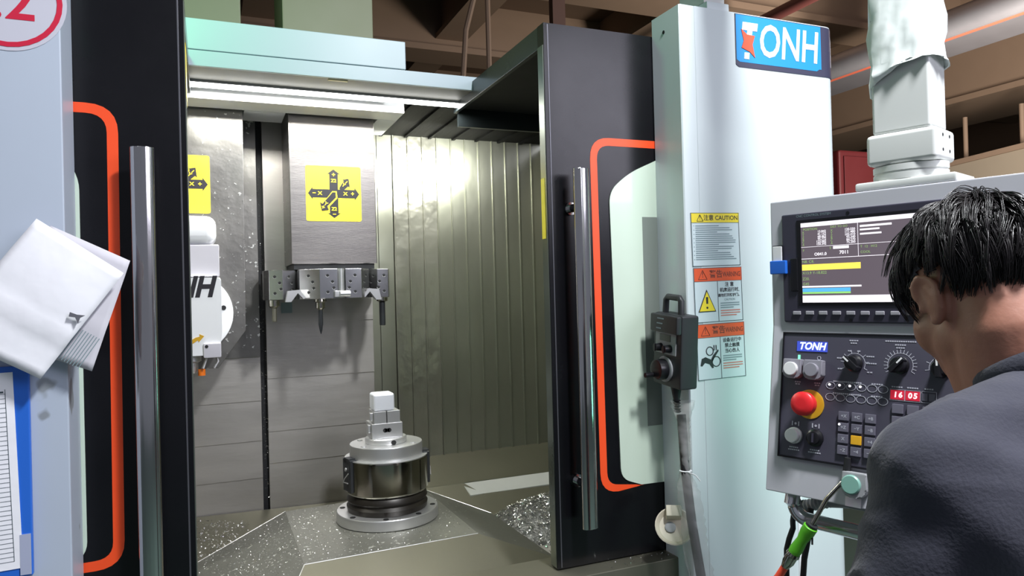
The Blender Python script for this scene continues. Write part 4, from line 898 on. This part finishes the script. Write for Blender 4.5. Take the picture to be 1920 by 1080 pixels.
b.sphere((0, .030, -.040), .0635, .062, .078, Hd, 24, 16)
b.sphere((0, .036, -.083), .053, .050, .040, Hd); b.sphere((0, .074, -.098), .02, .018, .018, Hd)
for s in (-1, 1):
    b.sphere((s*.038, .050, -.036), .030, .032, .038, Hd); b.sphere((s*.043, .010, -.064), .024, .042, .036, Hd)
    b.sphere((s*.030, .078, .012), .026, .014, .012, Hd); b.sphere((s*.030, .080, .001), .014, .0115, .007, Hd); b.sphere((s*.030, .076, -.016), .016, .012, .008, Hd); b.sphere((s*.010, .094, -.043), .009, .009, .008, Hd)
    # ear: dished plate, helix rim, tragus and lobe
    E_ = Hd @ Matrix.Translation((s*.079, -.014, -.020)) @ Matrix.Rotation(R(-24*s), 4, 'Z') @ Matrix.Rotation(R(-10), 4, 'X')
    b.sphere((0, -.003, 0), .0065, .018, .029, E_, 16, 12); b.sphere((0, .006, -.027), .0065, .009, .011, E_)
    hel = [(s*.004, .012, -.002), (s*.006, .015, .014), (s*.009, .010, .028), (s*.011, -.004, .034), (s*.012, -.017, .026), (s*.012, -.022, .010), (s*.011, -.019, -.008), (s*.008, -.011, -.022), (s*.004, .0, -.031)]
    b.tube(hel, [.003, .0045, .005, .005, .005, .005, .005, .005, .006], 10, M=E_)
    b.tube([(s*.006, -.004, .020), (s*.009, -.010, .008), (s*.009, -.007, -.008), (s*.007, .0, -.016)], .0042, 8, M=E_); b.sphere((s*.003, .016, -.006), .005, .005, .008, E_)
b.tube([(0, .086, .012), (0, .098, -.018), (0, .108, -.038)], [.009, .011, .013], 12, M=Hd); b.sphere((0, .082, -.066), .024, .012, .010, Hd)
nk = [Hd @ Vector((0, -.030, -.02)), Hd @ Vector((0, -.034, -.075)), Vector((0, .040, 1.455)), Vector((0, .0, 1.38))]
b.tube(nk, [.064, .064, .066, .08], 24); b.tube([Hd @ Vector((0, .012, -.075)), Vector((0, .055, 1.44))], [.058, .058], 18)
b.sphere((0, 0, 1.24), .145, .095, .2); b.sphere((0, 0, 1.0), .14, .095, .2); b.tube([(-.15, 0, 1.39), (.15, 0, 1.39)], .05, 16)
for s in (-1, 1):
    sh, el, wr = Vector((s*.168, 0, 1.385)), Vector((s*.225, -.005, 1.09)), Vector((s*.215, .12, .87))
    b.tube([sh, sh.lerp(el, .5), el, el.lerp(wr, .35), wr], [.05, .045, .037, .038, .027], 16)
    hd = (wr-el).normalized(); palm = wr+hd*.05; b.tube([wr, palm, palm+hd*.035], [.027, .034, .032], 12, sx=.55)
    side_ = Vector((0, 1, .6)).normalized()
    for i, L in enumerate((.062, .072, .067, .052)):
        r0_ = palm+hd*.03+side_*(.033-.022*i); k1 = r0_+hd*L*.55; k2 = k1+(hd+Vector((-s*.5, 0, -.1))).normalized()*L*.5
        b.tube([r0_-hd*.02, r0_, k1, k2], [.0085, .0085, .008, .006], 8)
    t0 = wr+hd*.025+side_*.022; b.tube([t0, t0+(hd+side_*.9).normalized()*.035, t0+(hd*1.3+side_*.6).normalized()*.065], [.011, .010, .007], 8)
    b.tube([(s*.085, 0, .92), (s*.09, .02, .50), (s*.095, -.01, .09)], [.085, .052, .037], 16); b.tube([(s*.095, -.03, .055), (s*.10, .12, .045)], [.038, .036], 12)
per = b.build('person', skin); remesh(per, .0042, 11)
per.matrix_basis = BF
tag(per, 'black-haired person in a navy t-shirt bent over the operator panel, seen from behind', 'person', kind='thing')
def pchild(b, name, m, **k):
    o = b.build(name, m, per, True, **k); return o
# shirt
b = B()
b.sphere((0, .0, 1.27), .175, .125, .20, None, 24, 16); b.sphere((0, -.045, 1.34), .180, .088, .13, None, 24, 16)
for s in (-1, 1): b.sphere((s*.135, -.040, 1.34), .085, .066, .10, None, 20, 14); b.sphere((s*.15, .02, 1.33), .07, .07, .10, None, 20, 14); b.sphere((0, 0, 1.02), .172, .13, .24, None, 24, 16)
b.tube([(0, 0, .84), (0, 0, 1.1)], [.165, .165], 28, sx=.76)
b.tube([(-.168, -.005, 1.392), (.168, -.005, 1.392)], .060, 20)
for s in (-1, 1):
    b.tube([(s*.035, -.005, 1.450), (s*.08, -.008, 1.436), (s*.13, -.010, 1.416), (s*.172, -.008, 1.392)], [.050, .056, .060, .066], 20)
    b.tube([(s*.165, -.005, 1.39), (s*.19, -.004, 1.30), (s*.222, .0, 1.20), (s*.236, .002, 1.13)], [.066, .068, .067, .069], 18)
for s in (-1, 1): b.sphere((s*.168, -.006, 1.384), .074, .073, .073, None, 24, 16); b.sphere((s*.10, -.012, 1.40), .07, .07, .06, None, 20, 14)
b.sphere((0, -.05, 1.435), .075, .055, .05)
b.tube([(0, -.01, 1.42), (0, .030, 1.482)], [.085, .070], 24)
def folds(p):
    f_ = mnoise.noise(Vector((p.x*10+p.z*6, p.y*10, p.z*5)))
    return (.0042 if p.z < 1.3 else .0042-.0036*min(1, (p.z-1.3)/.08))*max(0, 1-abs(f_)*5)**1.5 - .003*mnoise.noise(p*22) + .003*mnoise.noise(Vector((p.x*8, p.y*8, p.z*4))) + (.0016*math.sin(p.y*120+p.x*60+2*mnoise.noise(p*12)) if 1.40 < p.z < 1.47 else 0)
sh_ = pchild(b, 'shirt', shirt_m); remesh(sh_, .0075, 16, folds)
b = B()
vs = []; n = 40
CM = Matrix.Translation((0, .024, 1.486)) @ Matrix.Rotation(R(-30), 4, 'X')
for i in range(n):
    a = 2*math.pi*i/n
    for j in range(10):
        q = 2*math.pi*j/10; rr = .069+.0045*math.cos(q); vs.append((rr*math.cos(a)*1.0, rr*math.sin(a)*1.03, .012*math.sin(q)))
b.add(vs, [(i*10+j, ((i+1) % n)*10+j, ((i+1) % n)*10+(j+1) % 10, i*10+(j+1) % 10) for i in range(n) for j in range(10)], CM); b.build('collar', shirt_m, per, True)
b = B()
for s in (-1, 1): b.tube([(s*.085, 0, .93), (s*.092, .015, .52), (s*.098, -.012, .10)], [.105, .075, .062], 20)
b.sphere((0, 0, .92), .165, .12, .13, None, 24, 14); o = pchild(b, 'trousers', jeans_m); remesh(o, .01, 4)
for s in (-1, 1):
    b = B(); b.tube([(s*.098, -.06, .055), (s*.10, .02, .06), (s*.105, .12, .045), (s*.105, .165, .035)], [.045, .050, .045, .03], 16); b.box(s*.1-.045, s*.1+.045, -.10, .19, .001, .02, .008); b.build('shoe', shoe_m, per, True)
for s in (-1, 1):
    e = B().sphere((s*.030, .0795, -.006), .0105, .0105, .0085, Hd).build('eye', eye_m, per, True); B().sphere((s*.030, .0885, -.009), .005, .0025, .0045, Hd).build('iris', iris_m, e, True)
    b = B(); b.tube([(s*.012, .096, .014), (s*.030, .096, .020), (s*.048, .084, .016)], [.002, .0032, .0016], 8, M=Hd); b.build('eyebrow', hair_m, per, True)
b = B(); b.sphere((0, .093, -.062), .020, .004, .004, Hd); b.sphere((0, .092, -.070), .018, .004, .0045, Hd); b.build('lips', mat('lip_skin', c(176, 104, 92), .5), per, True)
# hair: a scalp cap and several thousand strands gathered in locks
HCc = Vector((0, -.012, .030)); HR = Vector((.0785, .099, .089))
def zmin(th):   # hairline height (unit sphere z) by azimuth from the front
    T_ = [(0, .50), (30, .44), (50, .25), (62, -.05), (72, -.36), (80, -.30), (86, .02), (98, .10), (108, -.08), (118, -.40), (138, -.64), (180, -.78)]
    th = abs(th)
    for (a0, z0), (a1, z1) in zip(T_, T_[1:]):
        if th <= a1: return z0+(z1-z0)*(th-a0)/(a1-a0)
    return -.78
def inhair(d): return d.z > zmin(math.degrees(math.atan2(d.x, d.y)))
nu, nv = 72, 44; vs = []; fs = []; idx = {}
for j in range(nv+1):
    for i in range(nu):
        th = -math.pi+2*math.pi*i/nu; ph = math.pi*j/nv
        d = Vector((math.sin(ph)*math.sin(th), math.sin(ph)*math.cos(th), math.cos(ph)))
        zm = zmin(math.degrees(th)); k = min(1, max(0, (d.z-zm)/.22)); s = .97+.095*k**.5
        vs.append(HCc+Vector((d.x*HR.x, d.y*HR.y, d.z*HR.z))*s)
for j in range(nv):
    for i in range(nu):
        th = -math.pi+2*math.pi*(i+.5)/nu; ph = math.pi*(j+.5)/nv
        if math.cos(ph) > zmin(math.degrees(th)): fs.append((j*nu+i, j*nu+(i+1) % nu, (j+1)*nu+(i+1) % nu, (j+1)*nu+i))
b = B(); b.add([Hd @ v for v in vs], fs); cap = b.build('hair', hair_m, per, True, sharp=180)
rnd = random.Random(21)
crown = Vector((.12, -.50, .86)).normalized()
def flow(d, sw):
    a = d-crown; a -= d*a.dot(d); L = a.length
    g = Vector((0, .05, -1)); g -= d*g.dot(d)
    t_ = (a/L if L > 1e-4 else Vector((1, 0, 0)))*.9 + g*.35
    t_ += d.cross(t_)*sw
    return t_.normalized()
V_, F_ = [], []
def strand(pts, r_):
    base = len(V_); k = len(pts)
    for i, p in enumerate(pts):
        T_ = (pts[min(i+1, k-1)]-pts[max(i-1, 0)]).normalized(); a = T_.orthogonal().normalized(); q = T_.cross(a); rr = r_*(1-.75*i/(k-1))
        for j in range(3): V_.append(p+a*(rr*math.cos(2.094*j))+q*(rr*math.sin(2.094*j)))
    for i in range(k-1):
        for j in range(3): F_.append((base+i*3+j, base+i*3+(j+1) % 3, base+(i+1)*3+(j+1) % 3, base+(i+1)*3+j))
def guide(d, L, sw, lift, n=9):
    pts = []; st = L/(n-1)
    for i in range(n):
        u_ = i/(n-1); h = 1.035+lift*math.sin(min(1, u_*1.25)*math.pi*.62)
        pts.append(HCc+Vector((d.x*HR.x, d.y*HR.y, d.z*HR.z))*h)
        t_ = flow(d, sw*(1-.6*u_)); d = (d+t_*st/.092).normalized()
    return pts
nl = 0
while nl < 430:
    d = Vector((rnd.gauss(0, 1), rnd.gauss(0, 1), rnd.gauss(0, 1)+.25)).normalized()
    if not inhair(d) or d.dot(crown) > .995: continue
    nl += 1
    th = abs(math.degrees(math.atan2(d.x, d.y))); low = d.z-zmin(th)
    L = (.075 if th < 75 else .062)*rnd.uniform(.75, 1.2)*min(1, .38+low*.9)
    if th > 100 and low < .3: L *= .95
    sw = .9*mnoise.noise(d*2.4+Vector((3, 1, 7)))+rnd.uniform(-.4, .4); lift = rnd.uniform(.05, .19)*min(1, .3+low)
    G = guide(d, L, sw, lift); tipoff = Vector((rnd.gauss(0, .004), rnd.gauss(0, .004), rnd.gauss(0, .003)))
    for q in range(15):
        o1 = Vector((rnd.gauss(0, 1), rnd.gauss(0, 1), rnd.gauss(0, 1)))*.0042; o2 = o1*rnd.uniform(.1, .55)+tipoff+Vector((rnd.gauss(0, 1), rnd.gauss(0, 1), rnd.gauss(0, 1)))*.0012
        cut = rnd.uniform(.8, 1.0); m_ = len(G)
        strand([Hd @ (G[i]+o1*(1-i/(m_-1))+o2*(i/(m_-1))) for i in range(m_)], .00105)
me = bpy.data.meshes.new('hair_strand'); me.from_pydata([tuple(v) for v in V_], [], F_); me.materials.append(hair_m)
me.polygons.foreach_set('use_smooth', [True]*len(me.polygons))
hs = bpy.data.objects.new('hair_strand', me); col.objects.link(hs); hs.parent = cap; hs['kind'] = 'stuff'

# ================================================================== metal chips
def chips(name, n, sample, size, label, seed, m=chip_m):
    rnd = random.Random(seed); V, F = [], []
    for _ in range(n):
        p = sample(rnd)
        if p is None: continue
        L = size*rnd.uniform(.5, 1.4); w_ = L*rnd.uniform(.2, .4); cv = rnd.uniform(.3, 1.4); M = Matrix.Rotation(rnd.uniform(0, 6.28), 3, 'Z') @ Matrix.Rotation(rnd.uniform(-.9, .9), 3, 'X') @ Matrix.Rotation(rnd.uniform(-.7, .7), 3, 'Y')
        b0 = len(V)
        for i in range(4):
            a = (i/3-.5)*cv*2; x = L/2*math.sin(a)/max(.2, math.sin(cv)); z = L*.5*(1-math.cos(a))*-1+L*.25
            for y in (-w_/2, w_/2): V.append(tuple(Vector(p)+M @ Vector((x, y+.25*L*(i/3-.5), z))))
        for i in range(3): F.append((b0+i*2, b0+i*2+1, b0+i*2+3, b0+i*2+2))
    me = bpy.data.meshes.new(name); me.from_pydata(V, [], F); me.materials.append(m)
    o = bpy.data.objects.new(name, me); col.objects.link(o); return tag(o, label, 'metal chips', kind='stuff')
def heap(rnd):
    x, y = rnd.uniform(.96, 1.48), rnd.uniform(2.10, 2.69)
    e = 1-((x-1.30)/.36)**2-((y-2.56)/.26)**2
    if e <= 0:
        if rnd.random() > .05 or y > 2.62: return None
        return (x, y, .692)
    return (x, y, .69+.105*e*rnd.uniform(.86, 1)+.004)
bh = B(); nn = 16; vs = []
for j in range(nn+1):
    for i in range(nn+1):
        x, y = .94+.52*i/nn, 2.30+.40*j/nn; e = max(0, 1-((x-1.30)/.36)**2-((y-2.56)/.26)**2); vs.append((x, y, .686+.10*e+.004*mnoise.noise(Vector((x*40, y*40, 0)))*(e > 0)))
bh.add(vs, [(j*(nn+1)+i, j*(nn+1)+i+1, (j+1)*(nn+1)+i+1, (j+1)*(nn+1)+i) for j in range(nn) for i in range(nn)])
hb = bh.build('chip_heap_core', mat('chip_heap_core', c(150, 150, 150), .4, .8, var=.5, scale=90, bump=.6, bscale=150))
hc = chips('chip_heap', 5200, heap, .011, 'heap of bright curled metal chips in the trough right of the table cover', 5); attach(hb, hc); hb['kind'] = 'stuff'
def on_cover(rnd):
    if rnd.random() < .55:
        u, v = rnd.random(), rnd.random()**1.0; x, y = .236+.51*u, 2.09+.54*v
        if (x-FX)**2+(y-FY)**2 < .17**2: return None
        if rnd.random() < .55*max(0, (x-.3)/.45)+.2*(y < 2.2): return None
        return (x, y, .8605)
    u, v = rnd.random(), rnd.random(); a, d_, e, f = Vector(A_), Vector(D_), Vector(Dp), Vector((-.12, 1.82, .74))
    p = a.lerp(d_, v).lerp(f.lerp(e, v), u); return (p.x, p.y, p.z+.001)
chips('scattered_chips', 4500, on_cover, .0034, 'fine metal chips scattered over the table cover round the fixture base', 8)
def left_pile(rnd):
    x, y = rnd.uniform(-.13, .12), rnd.uniform(2.55, 2.80); return (x, y, .745+.05*max(0, 1-abs(x+.1)/.2)*rnd.random()+(y-2.55)*.2)
chips('corner_chips', 700, left_pile, .008, 'small pile of metal chips in the corner below the dark way cover', 11)
def seam(rnd): return (rnd.uniform(.180, .2), rnd.uniform(2.838, 2.86), rnd.uniform(.86, 2.1))
chips('seam_chips', 260, seam, .005, 'metal chips caught in the dark seam between the two way covers', 13)
def sill(rnd): return (rnd.uniform(.95, 1.2), rnd.uniform(1.645, 1.695), .8695)
chips('sill_chips', 60, sill, .005, 'few metal chips lying on the steel sill ledge', 15)
def ramsp(rnd):
    if rnd.random() < .7: return (rnd.uniform(-.05, .122), 2.5985, 2.15-.62*rnd.random()**.8)
    return (.2705, rnd.uniform(2.605, 2.83), rnd.uniform(1.73, 2.2))
chips('ram_chips', 420, ramsp, .0034, 'tiny bright chips stuck on the faces of the two steel rams', 17)
